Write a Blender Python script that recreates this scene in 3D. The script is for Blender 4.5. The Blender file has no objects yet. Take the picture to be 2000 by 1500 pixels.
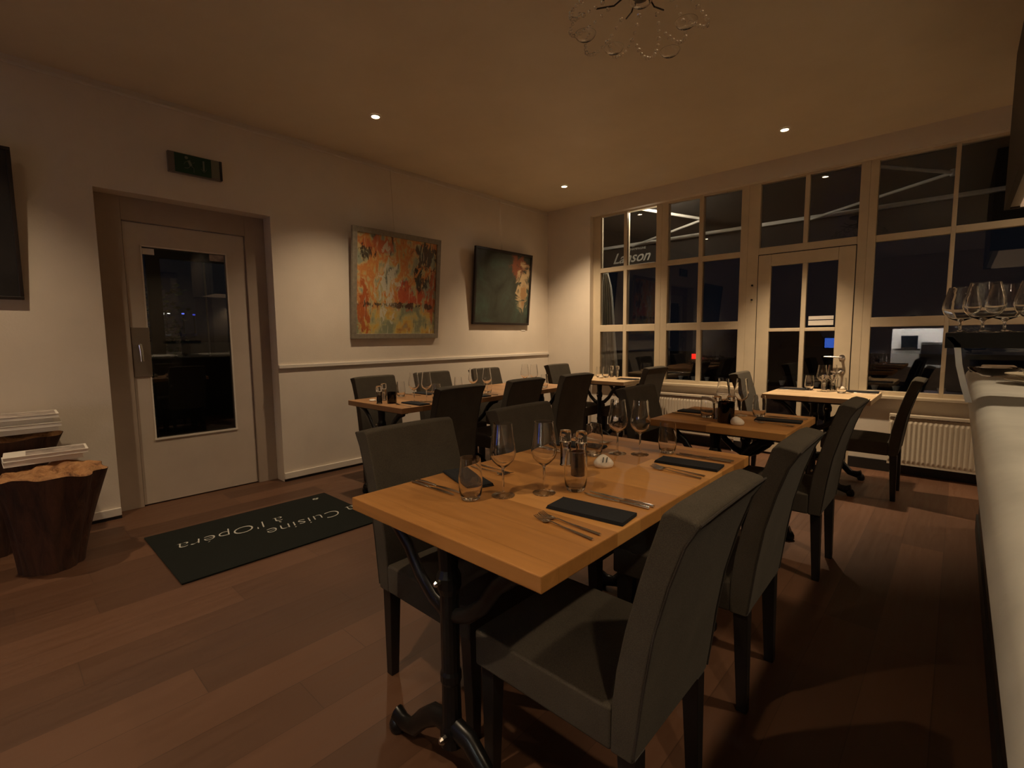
import bpy, bmesh, math, random
from math import sin, cos, pi, radians
from mathutils import Vector, Matrix
random.seed(7)
S = bpy.context.scene
C = S.collection

# ------------------------------------------------------------------ camera
F, PITCH, ROLL, YAW = 945.62, 0.095684, -0.010065, 0.745287
cy_, sy_ = cos(YAW), sin(YAW)
w0 = Vector((-sy_, cy_, 0)); r0 = Vector((cy_, sy_, 0)); u0 = Vector((0, 0, 1))
fw = w0*cos(PITCH) - u0*sin(PITCH); up = w0*sin(PITCH) + u0*cos(PITCH)
rt = r0*cos(ROLL) + up*sin(ROLL); up2 = -r0*sin(ROLL) + up*cos(ROLL)
cam = bpy.data.cameras.new('camera'); co = bpy.data.objects.new('camera', cam); C.objects.link(co)
co.matrix_world = Matrix(((rt.x, up2.x, -fw.x, 0), (rt.y, up2.y, -fw.y, 0), (rt.z, up2.z, -fw.z, 1.25), (0, 0, 0, 1)))
cam.sensor_width = 36; cam.sensor_fit = 'HORIZONTAL'; cam.lens = F/2000*36; cam.clip_start = 0.01
S.camera = co
# ------------------------------------------------------------------ world and exposure
wd = bpy.data.worlds.new('night'); S.world = wd; wd.use_nodes = True
bg = wd.node_tree.nodes['Background']; bg.inputs[0].default_value = (0.35, 0.45, 0.7, 1); bg.inputs[1].default_value = 0.004
S.view_settings.view_transform = 'Standard'; S.view_settings.look = 'None'
S.view_settings.gamma = 1; S.view_settings.use_curve_mapping = False
S.view_settings.exposure = 0.55
WARM = (1.0, 0.735, 0.46)
P_SPOT = 75.0
# x, y, strength, beam degrees, blend, what it stands over
SPOTS = [(-3.45, -0.25, 0.85, 105, 1.0, 'stump beside the left wall'), (-3.45, 2.20, 1.0, 105, 1.0, ''), (-3.45, 4.66, 2.1, 105, 1.0, ''),
         (-1.19, 4.72, 2.6, 74, .8, ''), (-1.19, -0.25, 1.0, 110, 1.0, 'floor behind the foreground table'), (1.07, 2.2, 1.5, 150, 1.0, 'bar and the foreground table'),
         (1.07, -0.25, 1.0, 150, 1.0, 'bar behind the camera'), (1.07, 4.7, .6, 150, 1.0, 'far end of the bar')]

# ------------------------------------------------------------------ node helpers
def mat(name, col=(.5, .5, .5), rough=.5, metal=0.0, **k):
    m = bpy.data.materials.new(name); m.use_nodes = True
    b = m.node_tree.nodes['Principled BSDF']
    b.inputs['Base Color'].default_value = (*col, 1); b.inputs['Roughness'].default_value = rough
    b.inputs['Metallic'].default_value = metal
    if 'spec' in k: b.inputs['Specular IOR Level'].default_value = k['spec']
    if 'emit' in k:
        b.inputs['Emission Color'].default_value = (*k['emit'], 1); b.inputs['Emission Strength'].default_value = k.get('es', 1)
    return m
class NT:
    def __init__(s, m): s.t = m.node_tree; s.b = s.t.nodes['Principled BSDF']
    def n(s, typ, **k):
        x = s.t.nodes.new(typ)
        for a, v in k.items():
            if a[0] == '_': x.inputs[int(a[1:])].default_value = v
            else: setattr(x, a, v)
        return x
    def l(s, a, b): s.t.links.new(a, b)
    def math(s, op, a, b=None):
        x = s.n('ShaderNodeMath', operation=op)
        for i, v in enumerate((a, b)):
            if v is None: continue
            if isinstance(v, (int, float)): x.inputs[i].default_value = v
            else: s.l(v, x.inputs[i])
        return x.outputs[0]
    def ramp(s, fac, stops, interp='LINEAR'):
        r = s.n('ShaderNodeValToRGB'); cr = r.color_ramp; cr.interpolation = interp
        while len(cr.elements) < len(stops): cr.elements.new(.5)
        for e, (p, c) in zip(cr.elements, stops): e.position = p; e.color = (*c, 1)
        s.l(fac, r.inputs[0]); return r.outputs[0]
    def coord(s, scale=(1, 1, 1), loc=(0, 0, 0), rot=(0, 0, 0)):
        tc = s.n('ShaderNodeTexCoord'); mp = s.n('ShaderNodeMapping')
        mp.inputs['Scale'].default_value = scale; mp.inputs['Location'].default_value = loc; mp.inputs['Rotation'].default_value = rot
        s.l(tc.outputs['Object'], mp.inputs[0]); return mp.outputs[0]
    def noise(s, vec, scale, detail=4, rough=.55, dist=0):
        x = s.n('ShaderNodeTexNoise'); x.inputs['Scale'].default_value = scale; x.inputs['Detail'].default_value = detail
        x.inputs['Roughness'].default_value = rough; x.inputs['Distortion'].default_value = dist
        s.l(vec, x.inputs['Vector']); return x.outputs[0]
    def bump(s, h, st=.3, d=.01):
        x = s.n('ShaderNodeBump'); x.inputs['Strength'].default_value = st; x.inputs['Distance'].default_value = d
        s.l(h, x.inputs['Height']); s.l(x.outputs[0], s.b.inputs['Normal'])
    def mix(s, fac, a, b, blend='MIX'):
        x = s.n('ShaderNodeMix', data_type='RGBA', blend_type=blend)
        for i, v in ((0, fac), (6, a), (7, b)):
            if isinstance(v, (int, float)): x.inputs[i].default_value = v
            elif isinstance(v, tuple): x.inputs[i].default_value = (*v, 1)
            else: s.l(v, x.inputs[i])
        return x.outputs[2]
def paint(name, col, rough=.6, sc=6, amp=.06, bump=.15):
    m = mat(name, col, rough); t = NT(m); v = t.coord()
    n = t.noise(v, sc, 5)
    t.l(t.ramp(n, [(.3, tuple(c*(1-amp) for c in col)), (.7, tuple(min(1, c*(1+amp)) for c in col))]), t.b.inputs['Base Color'])
    n2 = t.noise(v, 90, 3); t.bump(n2, bump, .004); return m
def planks(name, cols, row, length, rough, axis='x', seam=.0035, grain=1.0):
    m = mat(name, cols[0], rough); t = NT(m)
    tc = t.n('ShaderNodeTexCoord'); sp = t.n('ShaderNodeSeparateXYZ'); t.l(tc.outputs['Object'], sp.inputs[0])
    X, Y = (sp.outputs[0], sp.outputs[1]) if axis == 'x' else (sp.outputs[1], sp.outputs[0])
    ry = t.math('DIVIDE', Y, row); ri = t.math('FLOOR', ry)
    wn = t.n('ShaderNodeTexWhiteNoise', noise_dimensions='1D'); t.l(ri, wn.inputs['W'])
    xs = t.math('DIVIDE', t.math('ADD', X, t.math('MULTIPLY', wn.outputs[0], length)), length); xi = t.math('FLOOR', xs)
    cb = t.n('ShaderNodeCombineXYZ'); t.l(ri, cb.inputs[0]); t.l(xi, cb.inputs[1])
    wn2 = t.n('ShaderNodeTexWhiteNoise', noise_dimensions='3D'); t.l(cb.outputs[0], wn2.inputs['Vector'])
    v = t.coord((1.2, 16, 16) if axis == 'x' else (16, 1.2, 16))
    g = t.noise(v, 2.4*grain, 6, .6, .6)
    g2 = t.noise(t.coord(), 1.7, 3)
    f = t.math('ADD', t.math('MULTIPLY', wn2.outputs[0], .55), t.math('ADD', t.math('MULTIPLY', g, .35), t.math('MULTIPLY', g2, .25)))
    c = t.ramp(f, [(.2, cols[0]), (.5, cols[1]), (.8, cols[2])])
    # seams
    fy = t.math('FRACT', ry); sm = t.math('LESS_THAN', fy, seam/row); fx = t.math('FRACT', xs); sx = t.math('LESS_THAN', fx, seam/length)
    s = t.math('MAXIMUM', sm, sx)
    t.l(t.mix(t.math('MULTIPLY', s, .45), c, tuple(k*.45 for k in cols[0])), t.b.inputs['Base Color'])
    t.l(t.ramp(g, [(.2, (rough-.1,)*3), (.8, (rough+.12,)*3)]), t.b.inputs['Roughness'])
    t.bump(g, .08, .003); return m
def fabric(name, col, rough=.95, sc=420):
    m = mat(name, col, rough, spec=.2); t = NT(m); v = t.coord()
    n = t.noise(v, 9, 4); n2 = t.noise(v, sc, 2)
    c = t.ramp(n, [(.3, tuple(k*.82 for k in col)), (.7, tuple(k*1.15 for k in col))])
    c2 = t.mix(.35, c, t.ramp(n2, [(.35, tuple(k*.5 for k in col)), (.65, tuple(k*1.6 for k in col))]))
    t.l(c2, t.b.inputs['Base Color']); t.b.inputs['Sheen Weight'].default_value = .03
    t.bump(n2, .35, .002); return m
def glass(name, tint=(1, 1, 1), boost=1.0, rough=0.0):
    m = bpy.data.materials.new(name); m.use_nodes = True; nt = m.node_tree; nt.nodes.clear()
    o = nt.nodes.new('ShaderNodeOutputMaterial'); mx = nt.nodes.new('ShaderNodeMixShader'); fr = nt.nodes.new('ShaderNodeFresnel')
    tr = nt.nodes.new('ShaderNodeBsdfTransparent'); gl = nt.nodes.new('ShaderNodeBsdfGlossy')
    fr.inputs[0].default_value = 1.5; tr.inputs[0].default_value = (*tint, 1); gl.inputs[0].default_value = (1, 1, 1, 1); gl.inputs['Roughness'].default_value = rough
    ml = nt.nodes.new('ShaderNodeMath'); ml.operation = 'MULTIPLY'; ml.inputs[1].default_value = boost; ml.use_clamp = True
    nt.links.new(fr.outputs[0], ml.inputs[0]); nt.links.new(ml.outputs[0], mx.inputs[0])
    nt.links.new(tr.outputs[0], mx.inputs[1]); nt.links.new(gl.outputs[0], mx.inputs[2]); nt.links.new(mx.outputs[0], o.inputs[0])
    return m

M = {}
M['wall'] = paint('white_wall_paint', (.74, .66, .56), .62, 3, .04)
M['ceil'] = paint('ceiling_paint', (.76, .66, .50), .45, 2, .05, .05)
M['trim'] = paint('white_gloss_trim', (.74, .68, .60), .35, 8, .03, .05)
M['frame'] = paint('cream_frame_paint', (.64, .54, .39), .42, 8, .04, .05)
M['casing'] = paint('dark_casing_paint', (.40, .32, .255), .5, 5, .05, .05)  # even tone, darker than the door leaf
M['door'] = paint('door_paint', (.56, .48, .40), .45, 5, .05, .05)
M['floor'] = planks('oak_laminate', [(.070, .031, .016), (.098, .045, .023), (.132, .062, .033)], .19, 1.28, .5, axis='y')
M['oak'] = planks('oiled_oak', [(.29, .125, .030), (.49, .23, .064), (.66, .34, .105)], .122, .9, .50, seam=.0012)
M['oakpale'] = planks('pale_glare_oak', [(.52, .36, .20), (.62, .45, .27), (.72, .55, .36)], .122, .9, .45, seam=.0012)  # oak made paler: spotlight glare on the tops put into the colour
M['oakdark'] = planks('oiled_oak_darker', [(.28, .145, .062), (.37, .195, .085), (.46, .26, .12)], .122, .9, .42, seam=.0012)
M['fab'] = fabric('charcoal_fabric', (.068, .058, .044))
M['pipe'] = fabric('dark_piping', (.045, .038, .032))
M['legs'] = mat('black_stained_wood', (.012, .010, .009), .45)
M['iron'] = mat('black_cast_iron', (.010, .010, .010), .32, .3)
M['bolt'] = mat('worn_steel', (.55, .52, .48), .25, 1)
M['steel'] = mat('polished_steel', (.72, .70, .66), .16, 1)
M['napkin'] = fabric('black_linen', (.018, .020, .024), .9, 900)
M['glass'] = glass('clear_glass', (.985, .985, .98), 1.5)
def real_glass(name, col, ior=1.45):
    m = bpy.data.materials.new(name); m.use_nodes = True; nt = m.node_tree; nt.nodes.clear()
    o = nt.nodes.new('ShaderNodeOutputMaterial'); g = nt.nodes.new('ShaderNodeBsdfGlass'); g.inputs['Color'].default_value = (*col, 1); g.inputs['IOR'].default_value = ior; g.inputs['Roughness'].default_value = 0
    nt.links.new(g.outputs[0], o.inputs[0]); return m
M['stem'] = real_glass('crystal', (1, 1, 1))
M['footglass'] = glass('thin_clear_glass', (.99, .99, .985), .85)
M['pane'] = glass('window_glass', (.93, .94, .94), 1.35)
M['smoke'] = glass('smoked_purple_glass', (.30, .17, .16), 1.0)
M['smoke2'] = glass('dark_brown_glass', (.16, .085, .07), 1.0)
M['salt'] = mat('white_salt', (.75, .72, .66), .8)
M['pepper'] = mat('peppercorns', (.03, .022, .016), .8)
M['wax'] = mat('candle_wax', (.60, .50, .36), .5)
M['stone'] = paint('white_pebble', (.78, .72, .62), .5, 40, .08, .2)
M['ink'] = mat('black_ink', (.01, .01, .01), .6)
M['black'] = mat('black_lacquer', (.010, .010, .009), .65, spec=.25)
M['blackbase'] = mat('black_baseboard', (.012, .010, .009), .6)
M['rad'] = mat('radiator_enamel', (.66, .58, .46), .4)
M['rubber'] = fabric('black_rubber_mat', (.006, .008, .006), .95, 600)
M['matink'] = mat('pale_mat_lettering', (.52, .52, .48), .9)
M['silver'] = paint('silver_grey_frame', (.24, .21, .16), .45, 30, .15)
M['zinc'] = paint('zinc_bar_top', (.60, .61, .57), .34, 5, .16, .05)
M['barpanel'] = mat('dark_bar_panel', (.035, .026, .018), .55)
M['awn'] = fabric('black_awning_canvas', (.035, .032, .030), .9, 300)
M['alu'] = mat('white_aluminium', (.75, .74, .70), .4)
M['asph'] = paint('dark_paving', (.05, .05, .05), .8, 3, .3)
M['paper'] = mat('white_paper', (.78, .74, .68), .7)
M['paperg'] = paint('printed_cover', (.34, .29, .26), .5, 18, .5)
M['plate'] = mat('stoneware_plate', (.66, .60, .46), .3)
M['green'] = mat('exit_green', (.004, .045, .018), .5)
M['lens'] = mat('lamp_lens', (.9, .85, .7), .3, emit=(1, .80, .52), es=26)
M['plateglass'] = mat('brushed_plate', (.34, .29, .25), .35, .8)

# ------------------------------------------------------------------ mesh helpers
def bm_box(bm, x0, x1, y0, y1, z0, z1, mtx=None):
    vs = [bm.verts.new(Vector(p)) for p in ((x0, y0, z0), (x1, y0, z0), (x1, y1, z0), (x0, y1, z0), (x0, y0, z1), (x1, y0, z1), (x1, y1, z1), (x0, y1, z1))]
    if mtx:
        for v in vs: v.co = mtx @ v.co
    for f in ((0, 3, 2, 1), (4, 5, 6, 7), (0, 1, 5, 4), (1, 2, 6, 5), (2, 3, 7, 6), (3, 0, 4, 7)): bm.faces.new([vs[i] for i in f])
    return vs
def bm_lathe(bm, prof, seg=32, c=(0, 0, 0), closed=False, sx=1, sy=1):
    rings = []
    for r, z in prof:
        if r < 1e-6: rings.append([bm.verts.new((c[0], c[1], c[2]+z))])
        else: rings.append([bm.verts.new((c[0]+r*sx*cos(2*pi*i/seg), c[1]+r*sy*sin(2*pi*i/seg), c[2]+z)) for i in range(seg)])
    pairs = list(zip(rings, rings[1:])) + ([(rings[-1], rings[0])] if closed else [])
    for a, b in pairs:
        for i in range(seg):
            j = (i+1) % seg
            q = [a[i % len(a)], a[j % len(a)], b[j % len(b)], b[i % len(b)]]
            q2 = []
            for v in q:
                if v not in q2: q2.append(v)
            if len(q2) > 2:
                try: bm.faces.new(q2)
                except ValueError: pass
def bm_tube(bm, pts, r, seg=8, flat=1.0, cap=True):
    pts = [Vector(p) for p in pts]; n = len(pts); rs = r if isinstance(r, (list, tuple)) else [r]*n
    rings = []; prev = None
    for i, p in enumerate(pts):
        d = (pts[min(i+1, n-1)] - pts[max(i-1, 0)]).normalized()
        a = prev if prev is not None else (Vector((0, 0, 1)) if abs(d.z) < .9 else Vector((1, 0, 0)))
        s = d.cross(a); s = s.normalized() if s.length > 1e-6 else Vector((1, 0, 0)); u = s.cross(d).normalized(); prev = u
        rings.append([bm.verts.new(p + s*rs[i]*cos(2*pi*k/seg) + u*rs[i]*flat*sin(2*pi*k/seg)) for k in range(seg)])
    for a, b in zip(rings, rings[1:]):
        for k in range(seg): bm.faces.new([a[k], a[(k+1) % seg], b[(k+1) % seg], b[k]])
    if cap: bm.faces.new(rings[0][::-1]); bm.faces.new(rings[-1])
def bm_prism(bm, poly, h0, h1, axes='xyz'):
    """poly: list of (a,b) in plane; extruded on third axis. axes e.g. 'xzy': a->x, b->z, h->y"""
    ix = ['xyz'.index(k) for k in axes]
    def P(a, b, h):
        v = [0, 0, 0]; v[ix[0]] = a; v[ix[1]] = b; v[ix[2]] = h; return v
    A = [bm.verts.new(P(a, b, h0)) for a, b in poly]; B = [bm.verts.new(P(a, b, h1)) for a, b in poly]
    n = len(poly)
    bm.faces.new(A); bm.faces.new(B[::-1])
    for i in range(n): bm.faces.new([A[i], B[i], B[(i+1) % n], A[(i+1) % n]])
def obj(name, bm, m, parent=None, smooth=False, bevel=0, seg=2, sub=0, loc=None, rot=None):
    bmesh.ops.recalc_face_normals(bm, faces=bm.faces)
    me = bpy.data.meshes.new(name); bm.to_mesh(me); bm.free()
    for mm in (m if isinstance(m, list) else [m]): me.materials.append(mm)
    if smooth:
        for p in me.polygons: p.use_smooth = True
        me.set_sharp_from_angle(angle=radians(50))
    o = bpy.data.objects.new(name, me); C.objects.link(o)
    if parent: o.parent = parent
    if loc: o.location = loc
    if rot: o.rotation_euler = rot
    if bevel:
        b = o.modifiers.new('bevel', 'BEVEL'); b.width = bevel; b.segments = seg; b.limit_method = 'ANGLE'; b.angle_limit = radians(40)
        if smooth or seg > 2:
            for p in me.polygons: p.use_smooth = True
            w = o.modifiers.new('wn', 'WEIGHTED_NORMAL'); w.keep_sharp = True
    if sub:
        b = o.modifiers.new('sub', 'SUBSURF'); b.levels = b.render_levels = sub
    return o
def box(name, x0, x1, y0, y1, z0, z1, m, parent=None, bevel=0, **k):
    bm = bmesh.new(); bm_box(bm, x0, x1, y0, y1, z0, z1); return obj(name, bm, m, parent, bevel=bevel, **k)
def tag(o, label=None, cat=None, group=None, kind=None):
    if label: o['label'] = label
    if cat: o['category'] = cat
    if group: o['group'] = group
    if kind: o['kind'] = kind
    return o
def thing(name, label, cat, loc=(0, 0, 0), rz=0, group=None):
    o = bpy.data.objects.new(name, None); C.objects.link(o); o.location = loc; o.rotation_euler = (0, 0, rz); o.empty_display_size = .1
    return tag(o, label, cat, group)
def struct(o): o['kind'] = 'structure'; return o
def dup(root, loc, rz=0, label=None, group=None, name=None):
    def rec(a, par):
        c = a.copy(); C.objects.link(c)
        if par is not None: c.parent = par
        for ch in list(a.children): rec(ch, c)
        return c
    r = rec(root, None); r.location = loc; r.rotation_euler = (0, 0, rz)
    if label: r['label'] = label
    if group: r['group'] = group
    return r
def text_obj(name, body, size, m, parent=None, loc=(0, 0, 0), rot=(0, 0, 0), shear=0, ext=.001, bold=0, align='CENTER', mtx=None):
    cu = bpy.data.curves.new(name, 'FONT'); cu.body = body; cu.size = size; cu.extrude = ext; cu.shear = shear; cu.offset = bold
    cu.align_x = align; cu.align_y = 'CENTER'; cu.resolution_u = 4
    t = bpy.data.objects.new(name+'_tmp', cu); C.objects.link(t)
    bpy.context.view_layer.update()
    me = bpy.data.meshes.new_from_object(t.evaluated_get(bpy.context.evaluated_depsgraph_get()))
    bpy.data.objects.remove(t)
    me.materials.clear(); me.materials.append(m)
    o = bpy.data.objects.new(name, me); C.objects.link(o)
    if parent: o.parent = parent
    o.location = loc; o.rotation_euler = rot
    return o

# ================================================================== ROOM SHELL
XL, YW, ZC = -4.32, 5.448, 2.98
XR, YB = 2.3, -3.0
TF = M['floor']
struct(box('floor', XL-.3, XR+.1, YB-.9, YW+.25, -.08, 0, M['floor']))
struct(box('ceiling', XL-.2, XR+.1, YB-.1, YW+.2, ZC, ZC+.1, M['ceil']))
# left wall with the door niche y .57-1.70, z 0-2.28
bm = bmesh.new()
bm_box(bm, XL-.2, XL, YB, .568, 0, ZC); bm_box(bm, XL-.2, XL, 1.705, YW+.15, 0, ZC); bm_box(bm, XL-.2, XL, .568, 1.705, 2.285, ZC)
struct(obj('wall_left', bm, M['wall']))
# window wall
bm = bmesh.new()
bm_box(bm, XL, -3.616, YW, YW+.2, 0, ZC)
bm_box(bm, -3.616, XR, YW, YW+.2, 2.805, ZC)
bm_box(bm, -3.616, -1.62, YW+.05, YW+.16, 0, .67)
bm_box(bm, -.72, XR, YW+.05, YW+.16, 0, .67)
struct(obj('wall_window', bm, M['wall']))
bm = bmesh.new(); bm_box(bm, XR, XR+.1, YB, YW, 0, ZC); struct(obj('wall_right', bm, paint('dark_back_wall_paint', (.16, .13, .10), .6)))
bm = bmesh.new()
bm_box(bm, XL, -1.15, YB-.1, YB, 0, ZC); bm_box(bm, -.25, XR, YB-.1, YB, 0, ZC); bm_box(bm, -1.15, -.25, YB-.1, YB, 0, .50); bm_box(bm, -1.15, -.25, YB-.1, YB, 1.36, ZC)
struct(obj('wall_back', bm, M['wall']))
# kitchen alcove seen only in the window reflections
bm = bmesh.new()
bm_box(bm, -1.5, .1, YB-.9, YB-.8, 0, 2.0); bm_box(bm, -1.6, -1.5, YB-.9, YB-.1, 0, 2.0); bm_box(bm, .1, .2, YB-.9, YB-.1, 0, 2.0); bm_box(bm, -1.6, .2, YB-.9, YB-.1, 2.0, 2.1)
struct(obj('wall_kitchen', bm, M['wall']))
# trims
struct(box('trim_1', XL, XL+.018, 1.705, YW, 1.000, 1.033, M['trim'], bevel=.004))
struct(box('trim_2', XL, XL+.014, YB, YW, 2.925, 2.945, M['trim'], bevel=.003))
struct(box('baseboard_left', XL, XL+.016, 1.705, YW, .022, .078, M['trim'], bevel=.004))
struct(box('baseboard_back', XL, XL+.016, YB, .568, .022, .078, M['trim'], bevel=.004))
bm = bmesh.new(); bm_box(bm, XL, XL+.010, 1.705, YW, 0, .022); bm_box(bm, XL, XL+.010, YB, .568, 0, .022); struct(obj('trim_3', bm, M['blackbase']))
bm = bmesh.new(); bm_box(bm, -3.616, -1.62, YW+.03, YW+.05, 0, .10); bm_box(bm, -.72, XR, YW+.03, YW+.05, 0, .10); struct(obj('baseboard_window', bm, M['blackbase']))

# ------------------------------------------------------------------ left door (door_1)
d = thing('door_1', None, None, (-4.48, 1.13, 0)); struct(d)
def L(v): return v
bm = bmesh.new()      # casing
for (y0, y1, z0, z1) in ((.568, .728, 0, 2.285), (1.548, 1.705, 0, 2.285), (.728, 1.548, 2.12, 2.285)):
    bm_box(bm, -.03, .015, y0-1.13, y1-1.13, z0, z1)
obj('casing', bm, M['casing'], d, bevel=.003)
bm = bmesh.new()
for (y0, y1, z0, z1) in ((.733, .838, .01, 2.115), (1.398, 1.543, .01, 2.115), (.838, 1.398, 1.95, 2.115), (.838, 1.398, .01, .505)):
    bm_box(bm, -.045, -.008, y0-1.13, y1-1.13, z0, z1)
obj('leaf', bm, M['door'], d)
bm = bmesh.new()
bm_box(bm, -.012, 0.0, .828-1.13, 1.408-1.13, .495, .508)
for (y0, y1, z0, z1) in ((.830, .840, .505, 1.955), (1.396, 1.406, .505, 1.955), (.83, 1.406, 1.948, 1.957)): bm_box(bm, -.012, -.004, y0-1.13, y1-1.13, z0, z1)
obj('glazing_bead', bm, M['trim'], d)
box('pane', -.032, -.026, .838-1.13, 1.398-1.13, .505, 1.95, M['pane'], d)
pl = box('lock_plate', -.008, .001, .735-1.13, .845-1.13, .985, 1.352, M['plateglass'], d, bevel=.002)
bm = bmesh.new(); bm_tube(bm, [(.0, -.355, 1.22), (.05, -.355, 1.22)], .011, 10)
bm_tube(bm, [(.048, -.355, 1.222), (.050, -.352, 1.17), (.048, -.350, 1.10)], [.014, .013, .012], 10, .7); obj('lever_handle', bm, M['steel'], pl, smooth=True)
for (y0, z0, z1, y1) in ((.845, 1.895, 1.940, .918), (1.285, 1.893, 1.945, 1.392)):
    s = box('glass_sticker', -.0245, -.0235, y0-1.13, y1-1.13, z0, z1, M['paper'] if y0 < 1 else M['paperg'], d)
# reveal sides in wall paint are the wall itself; outside is a second glazed porch door
pd = thing('porch_door', 'dark outer porch door with black lever handle seen through the glazed white door', 'door', (-5.25, 1.55, -.02))
bm = bmesh.new(); bm_box(bm, -.02, .02, -.55, -.45, 0, 2.1); bm_box(bm, -.02, .02, .45, .55, 0, 2.1); bm_box(bm, -.02, .02, -.45, .45, 2.0, 2.1); bm_box(bm, -.02, .02, -.45, .45, 0, 1.12); obj('leaf', bm, mat('dark_green_paint', (.022, .028, .026), .35), pd)
box('pane', -.004, .004, -.45, .45, 1.12, 2.0, M['pane'], pd)
bm = bmesh.new(); bm_box(bm, .02, .03, .17, .22, .85, 1.12); bm_tube(bm, [(.03, .195, 1.03), (.07, .195, 1.03), (.07, .06, 1.03)], .011, 8); obj('lever_handle', bm, M['black'], pd)

# ------------------------------------------------------------------ street window front
YF = 5.56
def wframe(name, bars, panes, parent=None, y0=YF-.035, y1=YF+.035, m=None):
    t = thing(name, None, None, (0, 0, 0)); struct(t)
    bm = bmesh.new()
    for (a, b, c, e) in bars: bm_box(bm, a, b, y0, y1, c, e)
    obj('window_frame', bm, m or M['frame'], t, bevel=.004)
    for (a, b, c, e) in panes: box('pane', a-.004, b+.004, YF-.003, YF+.003, c-.004, e+.004, M['pane'], t)
    return t
rows = [(.73, 1.313), (1.40, 2.077), (2.135, 2.787)]
def grid(name, x0, xs, x1, mids=True):
    """x0..x1 outer, xs list of (pane left, pane right)"""
    bars = []; panes = []
    zb, zt = .69, 2.815
    edges = [x0] + [v for p in xs for v in p] + [x1]
    for a, b in zip(edges[0::2], edges[1::2]): bars.append((a, b, zb, zt))
    for (a, b) in xs:
        zz = [zb] + [v for r in rows for v in r] + [zt]
        for c, e in zip(zz[0::2], zz[1::2]): bars.append((a-.001, b+.001, c, e))
        for r in rows: panes.append((a, b, *r))
    return wframe(name, bars, panes)
grid('window_1', -3.616, [(-3.505, -3.168), (-3.120, -2.735)], -2.665)
grid('window_2', -2.665, [(-2.585, -2.222), (-2.174, -1.775)], -1.70)
wframe('window_3', [(-1.70, -1.588, 0, 2.815), (-.748, -.675, 0, 2.815), (-1.588, -.748, 2.075, 2.147), (-1.588, -.748, 2.79, 2.815), (-1.19, -1.150, 2.147, 2.79)],
       [(-1.588, -1.19, 2.147, 2.79), (-1.150, -.748, 2.147, 2.79)])
grid('window_4', -.675, [(-.612, -.107), (-.077, .43), (.46, .97)], 1.03)
for a, n in (((1.03), 5),): grid('window_5', 1.03, [(1.10, 1.60), (1.64, 2.2)], 2.3)
# thin outer glazing bars catch light on the street side
# glazed door
gd = thing('door_2', None, None, (0, 0, 0)); struct(gd)
bars = [(-1.585, -1.465, .02, 2.068), (-.885, -.752, .02, 2.068), (-1.465, -.885, 1.952, 2.068), (-1.465, -.885, .02, .35), (-1.181, -1.139, .35, 1.952), (-1.465, -1.181, 1.283, 1.318), (-1.139, -.885, 1.283, 1.318)]
bm = bmesh.new()
for (a, b, c, e) in bars: bm_box(bm, a, b, YF-.045, YF+.01, c, e)
obj('leaf', bm, M['frame'], gd, bevel=.004)
bm = bmesh.new()
for (a, b, c, e) in ((-1.592, -1.585, 0, 2.075), (-.752, -.745, 0, 2.075), (-1.592, -.745, 2.069, 2.076)): bm_box(bm, a, b, YF-.036, YF+.01, c, e)
obj('door_gap', bm, M['ink'], gd)
for (a, b, c, e) in ((-1.465, -1.181, .35, 1.283), (-1.139, -.885, .35, 1.283), (-1.465, -1.181, 1.318, 1.952), (-1.139, -.885, 1.318, 1.952)):
    box('pane', a, b, YF-.018, YF-.012, c, e, M['pane'], gd)
bm = bmesh.new(); bm_lathe(bm, [(0, 0), (.026, 0), (.026, .008), (.012, .010), (.010, .05), (0, .05)], 20)
hd = obj('handle_rose', bm, M['bolt'], gd, smooth=False, loc=(-.815, YF-.045, 1.03), rot=(pi/2, 0, 0))
bm = bmesh.new(); bm_tube(bm, [(-.81, YF-.092, 1.03), (-.87, YF-.097, 1.034), (-.955, YF-.094, 1.036)], [.011, .010, .009], 10, .8); obj('lever_handle', bm, M['steel'], gd, smooth=True)
bm = bmesh.new(); bm_lathe(bm, [(0, 0), (.024, 0), (.024, .008), (.010, .010), (.010, .03), (0, .03)], 20); obj('lock_cylinder', bm, M['bolt'], gd, loc=(-.815, YF-.045, .895), rot=(pi/2, 0, 0))
bm = bmesh.new(); bm_tube(bm, [(-.815, YF-.065, .90), (-.84, YF-.10, .875), (-.90, YF-.11, .895)], .011, 8); obj('lock_grip', bm, M['bolt'], gd, smooth=True)
for z in (1.77, 1.62):
    bm = bmesh.new(); bm_lathe(bm, [(0, 0), (.010, 0), (.010, .012), (0, .012)], 12); obj('screw_cap', bm, M['ink'], gd, loc=(-1.64, YF-.036, z), rot=(pi/2, 0, 0))
n = thing('white_strips', 'two small white strips against a pane of the glazed terrace door', 'sign', (-1.008, YF-.022, 1.385))
box('strip', -.105, .105, -.001, .001, .010, .045, M['paper'], n); box('strip', -.105, .105, -.001, .001, -.045, .002, M['paper'], n)  # plain white strips lying against the pane
# sills
for a, b, nn in ((-3.60, -1.63, 4), (-.70, 2.28, 5)):
    struct(box('trim_%d' % nn, a, b, YW-.015, YF-.03, .668, .695, M['frame'], bevel=.004))

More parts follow.
